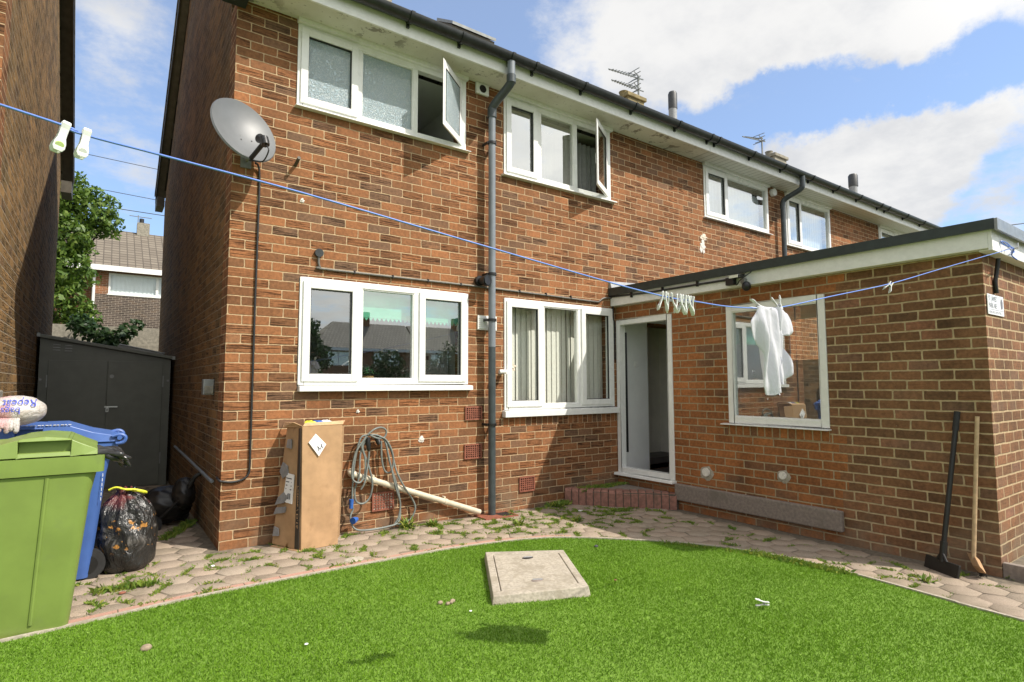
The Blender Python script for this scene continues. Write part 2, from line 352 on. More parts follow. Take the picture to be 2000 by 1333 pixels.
def edging(q):
    p = q.pos(); x = q.sep(p)[0]
    sp = q.noise(p, 150, 4, .7)
    jt = q.m('LESS_THAN', q.m('FRACT', q.m('MULTIPLY', x, 4.6)), .03)
    c = q.mul(1.0, (.44, .25, .19), q.ramp(sp, [(.3, (.7, .7, .7)), (.7, (1.2, 1.2, 1.2))]))
    c = q.mix(jt, c, (.12, .09, .06))
    c = q.mix(q.m('MULTIPLY', q.ss(q.noise(p, 4, 5), .52, .66), .5), c, (.36, .30, .22))
    return pbsdf(q, c, .92, q.bump(sp, .5, .003))
M['edging'] = mat('pink_edging', edging)
def turfblade(q):
    a = q.n('ShaderNodeAttribute', attribute_name='rnd').outputs['Fac']
    c = q.ramp(a, [(0, (.125, .25, .018)), (.5, (.188, .345, .027)), (.85, (.225, .395, .036)), (1, (.30, .45, .08))])
    c = q.mul(.5, c, q.ramp(q.noise(q.pos(), 1.6, 4), [(.3, (.62, .7, .6)), (.7, (1.15, 1.12, 1.1))]))
    return q.n('ShaderNodeMixShader', {0: .3, 1: pbsdf(q, c, .5, **{'Specular IOR Level': .35}), 2: q.n('ShaderNodeBsdfTranslucent', {'Color': c}).outputs[0]}).outputs[0]
M['turf'] = mat('artificial_turf_blades', turfblade)
M['turfbase'] = simple('turf_backing', (.14, .25, .024), .9, .3, 120, .4)
def weed(q):
    a = q.n('ShaderNodeAttribute', attribute_name='rnd').outputs['Fac']
    c = q.ramp(a, [(0, (.09, .19, .025)), (.5, (.20, .29, .04)), (1, (.34, .36, .06))])
    return q.n('ShaderNodeMixShader', {0: .3, 1: pbsdf(q, c, .6), 2: q.n('ShaderNodeBsdfTranslucent', {'Color': c}).outputs[0]}).outputs[0]
M['weed'] = mat('weed_grass', weed)
def leafm(name, cols):
    def fn(q):
        a = q.n('ShaderNodeAttribute', attribute_name='rnd').outputs['Fac']
        c = q.ramp(a, [(0, cols[0]), (.55, cols[1]), (1, cols[2])])
        return q.n('ShaderNodeMixShader', {0: .35, 1: pbsdf(q, c, .5), 2: q.n('ShaderNodeBsdfTranslucent', {'Color': c}).outputs[0]}).outputs[0]
    return mat(name, fn)
M['leaf'] = leafm('tree_leaves', [(.05, .105, .014), (.115, .20, .025), (.20, .28, .045)])
M['leaf_dark'] = leafm('dark_shrub_leaves', [(.018, .045, .012), (.03, .07, .018), (.07, .12, .03)])

# ------------------------------------------------------------------ mesh helpers
class MB:
    def __init__(s): s.v = []; s.f = []; s.mi = []; s.cur = 0
    def add(s, vs, fs):
        b = len(s.v); s.v += [tuple(x) for x in vs]
        for f_ in fs: s.f.append(tuple(i+b for i in f_)); s.mi.append(s.cur)
        return s
    def hexa(s, p):   # 8 points: bottom 0-3 ccw, top 4-7
        return s.add(p, [(0, 3, 2, 1), (4, 5, 6, 7), (0, 1, 5, 4), (1, 2, 6, 5), (2, 3, 7, 6), (3, 0, 4, 7)])
    def box(s, x0, x1, y0, y1, z0, z1):
        return s.hexa([(x0, y0, z0), (x1, y0, z0), (x1, y1, z0), (x0, y1, z0), (x0, y0, z1), (x1, y0, z1), (x1, y1, z1), (x0, y1, z1)])
    def mbox(s, m, u0, u1, d0, d1, v0, v1):
        q = [m(u0, d0, v0), m(u1, d0, v0), m(u1, d1, v0), m(u0, d1, v0), m(u0, d0, v1), m(u1, d0, v1), m(u1, d1, v1), m(u0, d1, v1)]
        return s.hexa(q)
    def prism(s, poly, off):      # poly: list of 3d points, off: extrusion vector
        n = len(poly); o = Vector(off); a = [Vector(p) for p in poly]; b = [p+o for p in a]
        return s.add(a+b, [tuple(range(n-1, -1, -1)), tuple(range(n, 2*n))]+[(i, (i+1) % n, (i+1) % n+n, i+n) for i in range(n)])
    def tube(s, pts, r, seg=8, caps=True):
        pts = [Vector(p) for p in pts]; n = len(pts)
        rs = r if hasattr(r, '__len__') else [r]*n
        t0 = (pts[1]-pts[0]).normalized(); nrm = t0.orthogonal().normalized(); vs = []
        for i in range(n):
            t_ = ((pts[min(i+1, n-1)]-pts[i]).normalized()+(pts[i]-pts[max(i-1, 0)]).normalized())
            if t_.length < 1e-6: t_ = pts[min(i+1, n-1)]-pts[i]
            t_.normalize(); nrm = (nrm-t_*nrm.dot(t_)).normalized(); bn = t_.cross(nrm)
            for k_ in range(seg):
                a = 2*math.pi*k_/seg; vs.append(pts[i]+(nrm*math.cos(a)+bn*math.sin(a))*rs[i])
        fs = [(i*seg+k_, i*seg+(k_+1) % seg, (i+1)*seg+(k_+1) % seg, (i+1)*seg+k_) for i in range(n-1) for k_ in range(seg)]
        if caps: fs += [tuple(range(seg-1, -1, -1)), tuple(range((n-1)*seg, n*seg))]
        return s.add(vs, fs)
    def cyl(s, a, b, r, seg=16, r1=None): return s.tube([a, b], [r, r if r1 is None else r1], seg)
    def loft(s, rings, closed=True, caps=True):
        n = len(rings[0]); vs = [p for r_ in rings for p in r_]
        fs = [(i*n+k_, i*n+(k_+1) % n, (i+1)*n+(k_+1) % n, (i+1)*n+k_) for i in range(len(rings)-1) for k_ in range(n if closed else n-1)]
        if caps and closed: fs += [tuple(range(n-1, -1, -1)), tuple(range((len(rings)-1)*n, len(rings)*n))]
        return s.add(vs, fs)
    def blob(s, c, rx, ry, rz, seg=24, rings=16, disp=None):
        vs = []; c = Vector(c)
        for i in range(rings+1):
            th = math.pi*i/rings
            for j in range(seg):
                ph = 2*math.pi*j/seg
                n = Vector((math.sin(th)*math.cos(ph), math.sin(th)*math.sin(ph), math.cos(th)))
                k_ = disp(n) if disp else 1
                vs.append(c+Vector((n.x*rx*k_, n.y*ry*k_, n.z*rz*k_)))
        fs = [(i*seg+j, (i+1)*seg+j, (i+1)*seg+(j+1) % seg, i*seg+(j+1) % seg) for i in range(rings) for j in range(seg)]
        return s.add(vs, fs)
    def build(s, name, m_, parent=None, smooth=None, bevel=0, org=None, attr=None):
        off = Vector((0, 0, 0)); p = parent
        while p is not None: off += p.location; p = p.parent
        if org is not None: off = Vector(org)
        me = bpy.data.meshes.new(name)
        me.from_pydata([(x-off.x, y-off.y, z-off.z) for x, y, z in s.v], [], s.f)
        ms = m_ if isinstance(m_, (list, tuple)) else [m_]
        for x in ms: me.materials.append(M[x] if isinstance(x, str) else x)
        if len(ms) > 1: me.polygons.foreach_set('material_index', s.mi)
        bm = bmesh.new(); bm.from_mesh(me)
        bmesh.ops.remove_doubles(bm, verts=bm.verts, dist=1e-6)
        bmesh.ops.recalc_face_normals(bm, faces=bm.faces); bm.to_mesh(me); bm.free()
        if smooth is not None:
            me.polygons.foreach_set('use_smooth', [True]*len(me.polygons)); me.set_sharp_from_angle(angle=R(smooth))
        o = bpy.data.objects.new(name, me); C.objects.link(o)
        if org is not None: o.location = org
        if parent is not None: o.parent = parent
        if bevel:
            b = o.modifiers.new('bevel', 'BEVEL'); b.width = bevel; b.segments = 2; b.limit_method = 'ANGLE'; b.angle_limit = R(40)
        return o
def tag(o, label, cat, group=None, kind=None):
    if label: o['label'] = label
    if cat: o['category'] = cat
    if group: o['group'] = group
    if kind: o['kind'] = kind
    return o
def thing(name, label, cat, loc, group=None):
    o = bpy.data.objects.new(name, None); C.objects.link(o); o.location = loc; o.empty_display_size = .1
    return tag(o, label, cat, group)
def solo(name, mb, m_, label, cat, group=None, **kw):
    xs = np.array(mb.v); lo = xs.min(0); hi = xs.max(0)
    return tag(mb.build(name, m_, None, org=((lo[0]+hi[0])/2, (lo[1]+hi[1])/2, lo[2]), **kw), label, cat, group)
def struct(name, mb, m_, **kw): return tag(mb.build(name, m_, **kw), None, None, kind='structure')
def rmesh(name, verts, faces, rvals, m_, parent=None):
    """big mesh of separate faces with one random value per face"""
    me = bpy.data.meshes.new(name); verts = np.asarray(verts, np.float32); faces = np.asarray(faces, np.int32)
    nf, k_ = faces.shape
    me.vertices.add(len(verts)); me.vertices.foreach_set('co', verts.ravel())
    me.loops.add(nf*k_); me.loops.foreach_set('vertex_index', faces.ravel())
    me.polygons.add(nf); me.polygons.foreach_set('loop_start', np.arange(0, nf*k_, k_, dtype=np.int32))
    me.update(calc_edges=True)
    at = me.attributes.new('rnd', 'FLOAT', 'FACE'); at.data.foreach_set('value', np.asarray(rvals, np.float32))
    me.materials.append(M[m_]); o = bpy.data.objects.new(name, me); C.objects.link(o)
    if parent is not None: o.parent = parent
    return o
def copy_tree(o, parent=None):
    c = o.copy(); C.objects.link(c); c.parent = parent
    for ch in list(o.children): copy_tree(ch, c)
    return c
def catmull(p, n=8):
    p = [Vector(x) for x in p]; out = []
    for i in range(len(p)-1):
        a, b, c, d_ = p[max(i-1, 0)], p[i], p[i+1], p[min(i+2, len(p)-1)]
        for j in range(n):
            t_ = j/n
            out.append(.5*((2*b)+(c-a)*t_+(2*a-5*b+4*c-d_)*t_*t_+(3*b-a-3*c+d_)*t_**3))
    return out+[p[-1]]
def text_mb(txt, size, m, mb=None, depth=.001, font_shear=0, xs=1.0):
    """lettering as a mesh: glyph outline u,v mapped through m(u,d,v)"""
    cu = bpy.data.curves.new('lettering', 'FONT'); cu.body = txt; cu.size = size; cu.extrude = 0; cu.shear = font_shear; cu.align_x = 'LEFT'; cu.resolution_u = 3
    o = bpy.data.objects.new('lettering', cu); C.objects.link(o)
    dg = bpy.context.evaluated_depsgraph_get(); me = bpy.data.meshes.new_from_object(o.evaluated_get(dg))
    mb = mb or MB()
    mb.add([m(v.co.x*xs, depth, v.co.y) for v in me.vertices], [tuple(p.vertices) for p in me.polygons])
    C.objects.unlink(o); bpy.data.objects.remove(o); bpy.data.curves.remove(cu); bpy.data.meshes.remove(me)
    return mb
def gz(x, y=0): return .012-.0175*x        # the yard falls gently towards the extension
XE = 4.2552
mW = lambda u, d_, v: (u, -d_, v)              # rear wall of the house, d outwards (towards -y)
mE = lambda u, d_, v: (XE-d_, u, v)            # extension wall, d outwards (towards -x)
mEnd = lambda u, d_, v: (u, -3.56-d_, v)       # end wall of the extension
mG = lambda u, d_, v: (-d_, u, v)              # gable of the house, d outwards (towards -x)

def wall_grid(mb, m, u0, u1, v0, v1, th, holes):
    us = sorted({u0, u1, *[h[0] for h in holes], *[h[1] for h in holes]}); us = [x for x in us if u0 <= x <= u1]
    vs = sorted({v0, v1, *[h[2] for h in holes], *[h[3] for h in holes]}); vs = [x for x in vs if v0 <= x <= v1]
    def solid(i, j):
        if not (0 <= i < len(us)-1 and 0 <= j < len(vs)-1): return False
        cu, cv = (us[i]+us[i+1])/2, (vs[j]+vs[j+1])/2
        return not any(a < cu < b and c < cv < e for a, b, c, e in holes)
    for i in range(len(us)-1):
        for j in range(len(vs)-1):
            if not solid(i, j): continue
            a, b, c, e = us[i], us[i+1], vs[j], vs[j+1]
            P = [m(a, 0, c), m(b, 0, c), m(b, 0, e), m(a, 0, e), m(a, -th, c), m(b, -th, c), m(b, -th, e), m(a, -th, e)]
            fs = [(0, 1, 2, 3), (7, 6, 5, 4)]
            if not solid(i-1, j): fs.append((0, 3, 7, 4))
            if not solid(i+1, j): fs.append((1, 5, 6, 2))
            if not solid(i, j-1): fs.append((0, 4, 5, 1))
            if not solid(i, j+1): fs.append((3, 2, 6, 7))
            mb.add(P, fs)
    return mb

def ring(mb, m, u0, u1, v0, v1, w, d0, d1):    # rectangular frame of four bars, mitre-free, butted
    mb.mbox(m, u0, u0+w, d0, d1, v0, v1); mb.mbox(m, u1-w, u1, d0, d1, v0, v1)
    mb.mbox(m, u0+w, u1-w, d0, d1, v0, v0+w); mb.mbox(m, u0+w, u1-w, d0, d1, v1-w, v1)

def window(parent, m, u0, u1, v0, v1, segs, sill=None, pane='glass', name='window', fw_=.05, label=None):
    """segs: (ua, ub, kind, extra). kind 'f' fixed light, 's' closed sash, 'o' open sash hinged at ub, 'n' none"""
    f_ = MB(); ring(f_, m, u0, u1, v0, v1, fw_, -.06, .012)
    for a, b in zip(segs[:-1], segs[1:]):
        if b[0]-a[1] > .005: f_.mbox(m, a[1], b[0], -.06, .010, v0+fw_, v1-fw_)
    fr = f_.build(name, 'upvc', parent, bevel=.004)
    if label: fr['label'] = label
    for s in segs:
        a, b, kd = s[0], s[1], s[2]; pm = s[3] if len(s) > 3 and s[3] else pane
        if kd == 'f':
            g = MB(); g.add([m(a-.01, -.02, v0+fw_-.01), m(b+.01, -.02, v0+fw_-.01), m(b+.01, -.02, v1-fw_+.01), m(a-.01, -.02, v1-fw_+.01)], [(0, 1, 2, 3)]); g.build('pane', pm, fr)
            bd = MB(); ring(bd, m, a-.002, b+.002, v0+fw_-.002, v1-fw_+.002, .012, -.018, .004); bd.build('glazing_bead', 'upvc', fr)
        elif kd in 'so':
            ang = R(s[4]) if kd == 'o' else 0
            a2, b2 = a-.022, b+.022
            if kd == 'o': a2, b2 = a, b+.01
            def mo(u, d_, v, b2=b2, ang=ang):
                w_ = b2-u
                return m(b2-w_*math.cos(ang)+(d_+.0)*math.sin(ang)*-1, d_*math.cos(ang)+w_*math.sin(ang), v)
            mm = mo if kd == 'o' else m
            va, vb = (v0+fw_-.022, v1-fw_+.022) if kd == 's' else (v0+fw_-.01, v1-fw_+.005)
            sm = MB(); ring(sm, mm, a2, b2, va, vb, .062, -.035, .026); 
            if kd == 'o':   # handle inside, hinge stay
                sm.mbox(mm, a2+.02, a2+.04, -.075, -.035, (va+vb)/2-.015, (va+vb)/2+.015); sm.mbox(mm, a2+.02, a2+.04, -.09, -.075, (va+vb)/2-.10, (va+vb)/2+.015)
            sm.build('sash', 'upvc', fr, bevel=.005)
            g = MB(); g.add([mm(a2+.05, -.008, va+.05), mm(b2-.05, -.008, va+.05), mm(b2-.05, -.008, vb-.05), mm(a2+.05, -.008, vb-.05)], [(0, 1, 2, 3)]); g.build('pane', pm, fr)
            gk = MB(); ring(gk, mm, a2+.062, b2-.062, va+.062, vb-.062, .006, -.007, .014); gk.build('gasket', 'black', fr)
    if sill:
        sb = MB(); a, b, h, pr = sill
        sb.hexa([m(a, -.05, v0-h), m(b, -.05, v0-h), m(b, pr, v0-h), m(a, pr, v0-h), m(a, -.05, v0-.002), m(b, -.05, v0-.002), m(b, pr, v0-.012), m(a, pr, v0-.012)])
        sb.build('sill', 'upvc', fr, bevel=.003)
    return fr
def room(parent, x0, x1, y0, y1, z0, z1, wallm='plaster', open_y0=True):
    b = MB(); b.cur = 0
    P = [(x0, y0, z0), (x1, y0, z0), (x1, y1, z0), (x0, y1, z0), (x0, y0, z1), (x1, y0, z1), (x1, y1, z1), (x0, y1, z1)]
    b.add([P[i] for i in (2, 3, 7, 6)], [(0, 1, 2, 3)]); b.add([P[i] for i in (0, 3, 7, 4)], [(0, 1, 2, 3)]); b.add([P[i] for i in (1, 2, 6, 5)], [(0, 1, 2, 3)])
    b.cur = 1; b.add([P[i] for i in (0, 1, 2, 3)], [(0, 1, 2, 3)]); b.cur = 2; b.add([P[i] for i in (4, 5, 6, 7)], [(0, 1, 2, 3)])
    me = b.build('room_lining', [wallm, 'floorin', 'ceil'], parent); return me

# ------------------------------------------------------------------ ground
g = MB(); g.add([(-400, -400, -.30), (400, -400, -.30), (400, 400, -.30), (-400, 400, -.30)], [(0, 1, 2, 3)]); struct('ground', g, 'garden')
EDGE = [(-4.2, -1.62), (-2.2, -1.36), (-1.114, -1.185), (-.717, -1.112), (-.227, -1.03), (.437, -.975), (.917, -.95), (1.337, -.935), (1.764, -.968), (2.131, -1.035), (2.411, -1.153), (2.736, -1.422), (3.10, -1.80), (3.33, -2.2), (3.44, -2.6), (3.435, -3.01), (3.385, -3.52), (3.355, -3.88), (3.30, -6.5)]
EDGE = [tuple(p[:2]) for p in catmull([(*p, 0) for p in EDGE], 5)]
b = MB(); pts = [(-9, 4.6), (-9, -6.8), (6.2, -6.8), (6.2, -3.7), (4.3, -3.7), (4.3, 4.6)]
b.add([(x, y, gz(x)-.0035) for x, y in pts], [tuple(range(len(pts)))]); struct('paving_bed', b, 'soil')
def inside_lawn(x, y, grow=0):
    # lawn lies on the camera side of EDGE
    ins = False; poly = EDGE+[(3.3, -9), (-4.2, -9)]
    n = len(poly); j = n-1
    for i in range(n):
        xi, yi = poly[i]; xj, yj = poly[j]
        if (yi > y) != (yj > y) and x < (xj-xi)*(y-yi)/(yj-yi)+xi: ins = not ins
        j = i
    return ins
# hexagonal pavers, each slightly tilted and chipped
rad = .112; pv, pf, pr = [], [], []
for r_ in range(-30, 48):
    for c_ in range(-40, 60):
        x = c_*rad*1.5; y = r_*rad*1.732+(c_ % 2)*rad*.866
        if x < -4 or x > 5.4 or y > 4.4 or y < -4.6: continue
        if y > -.04 and x > -.10: continue
        if x > 4.16 and y > -3.62: continue
        if inside_lawn(x, y-.13) and inside_lawn(x, y): continue
        cx, cy = x+rnd.uniform(-.006, .006), y+rnd.uniform(-.006, .006); rot = rnd.uniform(-.03, .03)
        tx, ty, tz = rnd.gauss(0, .006), rnd.gauss(0, .006), rnd.gauss(0, .0011); base = len(pv); rc = [rad-.0012-abs(rnd.gauss(0, .0035)) for _ in range(6)]
        for ring_, (sh, dz_) in enumerate(((1.0, -.028), (1.0, -.0012), (.985, 0))):
            for q in range(6):
                a = math.pi/3*q+rot; px_ = rc[q]*sh*math.cos(a); py_ = rc[q]*sh*math.sin(a)
                pv.append((cx+px_, cy+py_, gz(cx+px_)+tx*px_+ty*py_+tz+dz_))
        v_ = rnd.random()
        for ring_ in (0, 1):
            for q in range(6): pf.append((base+ring_*6+q, base+ring_*6+(q+1) % 6, base+ring_*6+6+(q+1) % 6, base+ring_*6+6+q)); pr.append(v_)
        t_ = base+12; pf += [(t_, t_+1, t_+2, t_+3), (t_, t_+3, t_+4, t_+5)]; pr += [v_, v_]
tag(rmesh('paving', pv, pf, pr, 'paving'), None, None, kind='structure')
def strip(o0, o1, z0, z1, i0=0, i1=None):
    """band along the lawn edge between offsets o0 and o1 (positive: away from the lawn)"""
    P = EDGE[i0:i1]; rings = []
    for i in range(len(P)):
        a = Vector(P[max(i-1, 0)]); b_ = Vector(P[min(i+1, len(P)-1)]); t_ = (b_-a).normalized(); n_ = Vector((-t_.y, t_.x))
        p0 = Vector(P[i])+n_*o0; p1 = Vector(P[i])+n_*o1
        rings.append([(p0.x, p0.y, gz(p0.x)+z0), (p1.x, p1.y, gz(p1.x)+z0), (p1.x, p1.y, gz(p1.x)+z1), (p0.x, p0.y, gz(p0.x)+z1)])
    return MB().loft(rings)
struct('lawn_edging', strip(.024, .105, -.02, .005, 0, 52), 'edging')
struct('lawn_kerb', strip(0, .022, -.03, .016), 'conc')
poly = EDGE+[(3.3, -8.5), (-4.2, -8.5)]
b = MB(); b.add([(x, y, gz(x)+.004) for x, y in poly], [tuple(range(len(poly)))]); struct('lawn', b, 'turfbase')
def blades(name, pts, hs, ws, m_, kind=True, lean=.6):
    n = len(pts); pts = np.asarray(pts); rg = np.random.default_rng(3)
    az = rg.uniform(0, 6.283, n); ln = rg.uniform(.1, lean, n)*hs; ld = rg.uniform(0, 6.283, n)
    dx, dy = np.cos(az)*ws/2, np.sin(az)*ws/2; lx, ly = np.cos(ld)*ln, np.sin(ld)*ln
    V = np.empty((n, 4, 3)); V[:, 0] = pts-np.c_[dx, dy, 0*dx]; V[:, 1] = pts+np.c_[dx, dy, 0*dx]
    mid = pts+np.c_[lx*.35, ly*.35, hs*.62]; tip = pts+np.c_[lx, ly, hs*np.sqrt(np.maximum(.2, 1-(ln/hs)**2*.7))]
    V[:, 2] = mid+np.c_[dx, dy, 0*dx]*.8; V[:, 3] = tip
    F = np.arange(n*4).reshape(n, 4); return rmesh(name, V.reshape(-1, 3), F, np.clip(rg.normal(.45, .25, n), 0, 1), m_)
rg = np.random.default_rng(11)
px_ = []
xy = rg.uniform((-1.6, -4.3), (3.50, -.85), (430000, 2))
xy = xy[(rg.random(len(xy)) < np.clip(1.15-(-(xy[:, 1])-.8)*.10, .45, 1))]
ep = np.array(EDGE)
ia = int(np.argmax(ep[:, 0]))
ey = np.interp(xy[:, 0], ep[:ia+1, 0], ep[:ia+1, 1]); ex = np.interp(-xy[:, 1], -ep[ia:, 1], ep[ia:, 0], left=9)
keep = (xy[:, 1] < ey-.004) & (xy[:, 0] < ex-.004)
MH = [(1.10, -2.07), (1.54, -1.31), (2.03, -1.60), (1.655, -2.27)]     # inspection chamber corners
def in_quad(p, Q):
    r_ = np.ones(len(p), bool)
    for a, b_ in zip(Q, Q[1:]+Q[:1]): r_ &= ((b_[0]-a[0])*(p[:, 1]-a[1])-(b_[1]-a[1])*(p[:, 0]-a[0])) < 0
    return r_
xy = xy[keep]; xy = xy[~in_quad(xy, MH)]
n = len(xy); nz_ = .5+.5*np.sin(xy[:, 0]*3.1+np.sin(xy[:, 1]*2.3)*2)*np.sin(xy[:, 1]*2.7+1)
hs = rg.uniform(.011, .019, n)*(.85+.25*nz_)
tag(blades('turf_pile', np.c_[xy, gz(xy[:, 0])+.002], hs, rg.uniform(.0020, .0038, n), 'turf', lean=.85), 'short bright green artificial turf pile covering the lawn', 'turf', kind='stuff')

# ------------------------------------------------------------------ the brick terraced house with its row
def eaves(root, x0, x1, soff, clips, left_end=False):
    """soffit, fascia and half-round gutter along the rear eaves"""
    MB().box(x0, x1, -.30, -.001, 4.372, 4.384).build('soffit', soff, root)
    MB().box(x0, x1, -.322, -.301, 4.366, 4.502).build('fascia', 'paint', root, bevel=.003)
    gt = MB(); n = 10
    prof = [(-.385+.062*math.cos(math.pi+math.pi*i/n), 4.535+.068*math.sin(math.pi+math.pi*i/n)) for i in range(n+1)]
    prof = prof+[(y+( -.385-y)*.08, z+.004) for y, z in reversed(prof)]
    gt.prism([(x0, y, z) for y, z in prof], (x1-x0, 0, 0))
    for cx in clips: gt.prism([(cx, -.385+.072*math.cos(math.pi+math.pi*i/n), 4.535+.079*math.sin(math.pi+math.pi*i/n)) for i in range(n+1)], (.035, 0, 0)); gt.box(cx+.005, cx+.03, -.345, -.324, 4.44, 4.52)
    gt.build('gutter', 'gutter', root, smooth=40)
RS = .685
def roof(root, x0, x1):
    b = MB(); ye, ze, yr = -.40, 4.545, 3.1; zr = ze+(yr-ye)*RS
    for sgn in (1, -1):
        a = ye if sgn > 0 else 2*yr-ye
        P = [(x0, a, ze), (x1, a, ze), (x1, yr, zr), (x0, yr, zr)]
        b.hexa([(x, y, z-.05) for x, y, z in P]+P)
    b.tube([(x0, yr, zr+.0), (x1, yr, zr+.0)], .09, 10)
    return b.build('roof', 'tiles', root)
ROOFZ = lambda y: 4.545+(y+.40)*RS
H1 = thing('brick_house', 'nearest brick terraced house with two open upstairs windows and a satellite dish on its corner', 'house', (2.9, 3.1, 0), 'houses of the brick terrace')
holesA = [(.478, 2.145, 3.60, 4.372), (2.615, 4.20, 3.465, 4.372), (.541, 2.178, 1.235, 2.152), (2.611, 4.21, .965, 2.152), (4.80, 5.5, .26, 2.0)]
wm = MB(); wall_grid(wm, mW, 0, 5.77, -.20, 4.372, .25, holesA); wm.build('wall', 'brick', H1)
MB().box(.25, 5.77, 5.95, 6.2, -.2, 4.3).build('rear_wall', 'brick', H1)
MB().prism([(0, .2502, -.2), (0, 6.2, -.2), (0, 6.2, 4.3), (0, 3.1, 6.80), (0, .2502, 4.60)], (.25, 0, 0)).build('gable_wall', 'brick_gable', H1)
room(H1, .30, 2.30, .251, 3.4, 2.45, 4.36); room(H1, 2.45, 5.7, .251, 3.4, 2.45, 4.355)
room(H1, .30, 2.40, .251, 3.0, .05, 2.35); room(H1, 2.5, 4.70, .251, 3.4, .05, 2.35)
eaves(H1, -.10, 5.768, 'peel', [.35, 1.32, 1.85, 2.42, 2.72, 3.4, 4.2, 5.0, 5.66], True)
rf = roof(H1, -.13, 5.78)
# verge of the gable
for nm, ya, za, yb, zb in (('bargeboard', -.42, 4.50, 3.1, ROOFZ(3.1)-.05), ('bargeboard', 6.62, 4.50, 3.1, ROOFZ(3.1)-.05)):
    MB().prism([(-.115, ya, za-.12), (-.115, yb, zb-.14), (-.115, yb, zb+.04), (-.115, ya, za+.03)], (.022, 0, 0)).build(nm, 'barge', H1)
    MB().prism([(-.092, ya, za-.10), (-.092, yb, zb-.12), (-.002, yb, zb-.12), (-.002, ya, za-.10)], (0, 0, .02)).build('verge_soffit', 'verge', H1)
MB().box(-.112, .06, -.33, -.001, 4.30, 4.371).build('box_end', 'felt', H1)
MB().box(-.112, -.003, 6.21, 6.62, 4.24, 4.40).build('box_end', 'barge', H1)
MB().box(.47, 2.15, -.05, -.001, 4.335, 4.371).build('head_trim', 'paint', H1); MB().box(2.60, 4.21, -.05, -.001, 4.335, 4.371).build('head_trim', 'paint', H1)
window(H1, mW, .478, 2.142, 3.612, 4.333, [(.525, .985, 's', 'frost'), (1.045, 1.555, 'f', 'frost'), (1.605, 2.095, 'o', 'frost', 39)], (.462, 2.18, .020, .055), label='upstairs window of patterned glass with its right casement open')
window(H1, mW, 2.612, 4.195, 3.478, 4.333, [(2.66, 3.04, 's', None), (3.115, 3.60, 'f'), (3.655, 4.145, 'o', None, 31)], (2.585, 4.262, .026, .055), pane='glass_coat', label='upstairs clear glass window with its right casement open')
window(H1, mW, .544, 2.176, 1.252, 2.150, [(.592, 1.03, 's'), (1.085, 1.585, 'f'), (1.66, 2.128, 's')], (.548, 2.206, .055, .06), label='ground floor window above the cardboard box')
window(H1, mW, 2.614, 4.206, .99, 2.150, [(2.66, 3.09, 's'), (3.145, 3.635, 'f'), (3.705, 4.158, 's')], (2.594, 4.235, .075, .06), pane='glass_low', label='ground floor window with cream vertical blinds')
# fixtures of the rear wall
MB().box(2.286, 2.514, -.018, -.001, 1.80, 1.945).build('vent_cover', 'upvc', H1, bevel=.003)
lv = MB()
for i in range(6): lv.box(2.30, 2.50, -.026, -.0185, 1.815+i*.02, 1.823+i*.02)
lv.build('vent_slats', 'paint', H1)
fv = MB(); fv.mbox(mW, 2.255, 2.41, .001, .03, 4.25, 4.368); fv.build('fan_outlet', 'upvc', H1, bevel=.006)
MB().cyl((2.333, -.0301, 4.31), (2.333, -.033, 4.31), .041, 20).build('fan_grille', 'voidblack', H1)
def airbrick(u0, u1, v0, v1, back):
    f_ = MB(); nx_, ny_ = 7, 6; w_ = .006
    mb_ = lambda a, b_, c, e: f_.mbox(mW, a, b_, .001, .014, c, e)
    ring(f_, mW, u0, u1, v0, v1, .014, .001, .016); iu, iv = (u1-u0-.028)/nx_, (v1-v0-.028)/ny_
    for i in range(1, nx_): mb_(u0+.014+i*iu-iu*.20, u0+.014+i*iu+iu*.20, v0+.014, v1-.014)
    for j in range(1, ny_):
        for i in range(nx_): f_.mbox(mW, u0+.014+i*iu+(iu*.20 if i else 0), u0+.014+(i+1)*iu-(iu*.20 if i < nx_-1 else 0), .001, .0135, v0+.014+j*iv-iv*.20, v0+.014+j*iv+iv*.20)
    o = f_.build('air_brick', 'terra', H1)
    MB().mbox(mW, u0+.01, u1-.01, -.004, .0008+.003, v0+.01, v1-.01).build('air_brick_back', back, o)
for a in [(2.145, 2.34, .902, 1.035, 'voidblack'), (2.138, 2.336, .525, .668, 'voidblack'), (2.80, 3.0, .138, .292, 'voidblack'), (1.203, 1.407, .145, .305, 'terra_pale')]: airbrick(*a)
ov = MB(); ov.cyl((2.58, -.001, 1.385), (2.58, -.11, 1.378), .022, 14); ov.tube([(2.58, -.09, 1.38), (2.54, -.10, 1.379), (2.49, -.10, 1.378)], .02, 10); ov.build('overflow_pipe', 'upvc', H1, smooth=40)
MB().tube([(.484, .0, 3.09), (.484, -.11, 3.12)], .014, 12).build('pipe_stub', 'barge', H1)
for (x, z, r_, sx) in [(1.679, .745, .028, 1), (1.064, 1.02, .014, 1), (5.99, 3.16, .075, .7), (6.0, 3.30, .04, 1.4), (.547, 2.80, .018, 1), (2.70, 1.44, .05, 1.3), (2.66, 1.53, .03, 1)]:
    MB().blob((x, -.001, z), r_*sx, .010, r_, 12, 8, lambda n: 1+.3*math.sin(n.x*9+n.z*7)).build('filler_patch', 'plastersplash' if x != 2.70 and x != 2.66 else 'terra_pale', H1 if x < 5.77 else None) if x < 5.77 else None
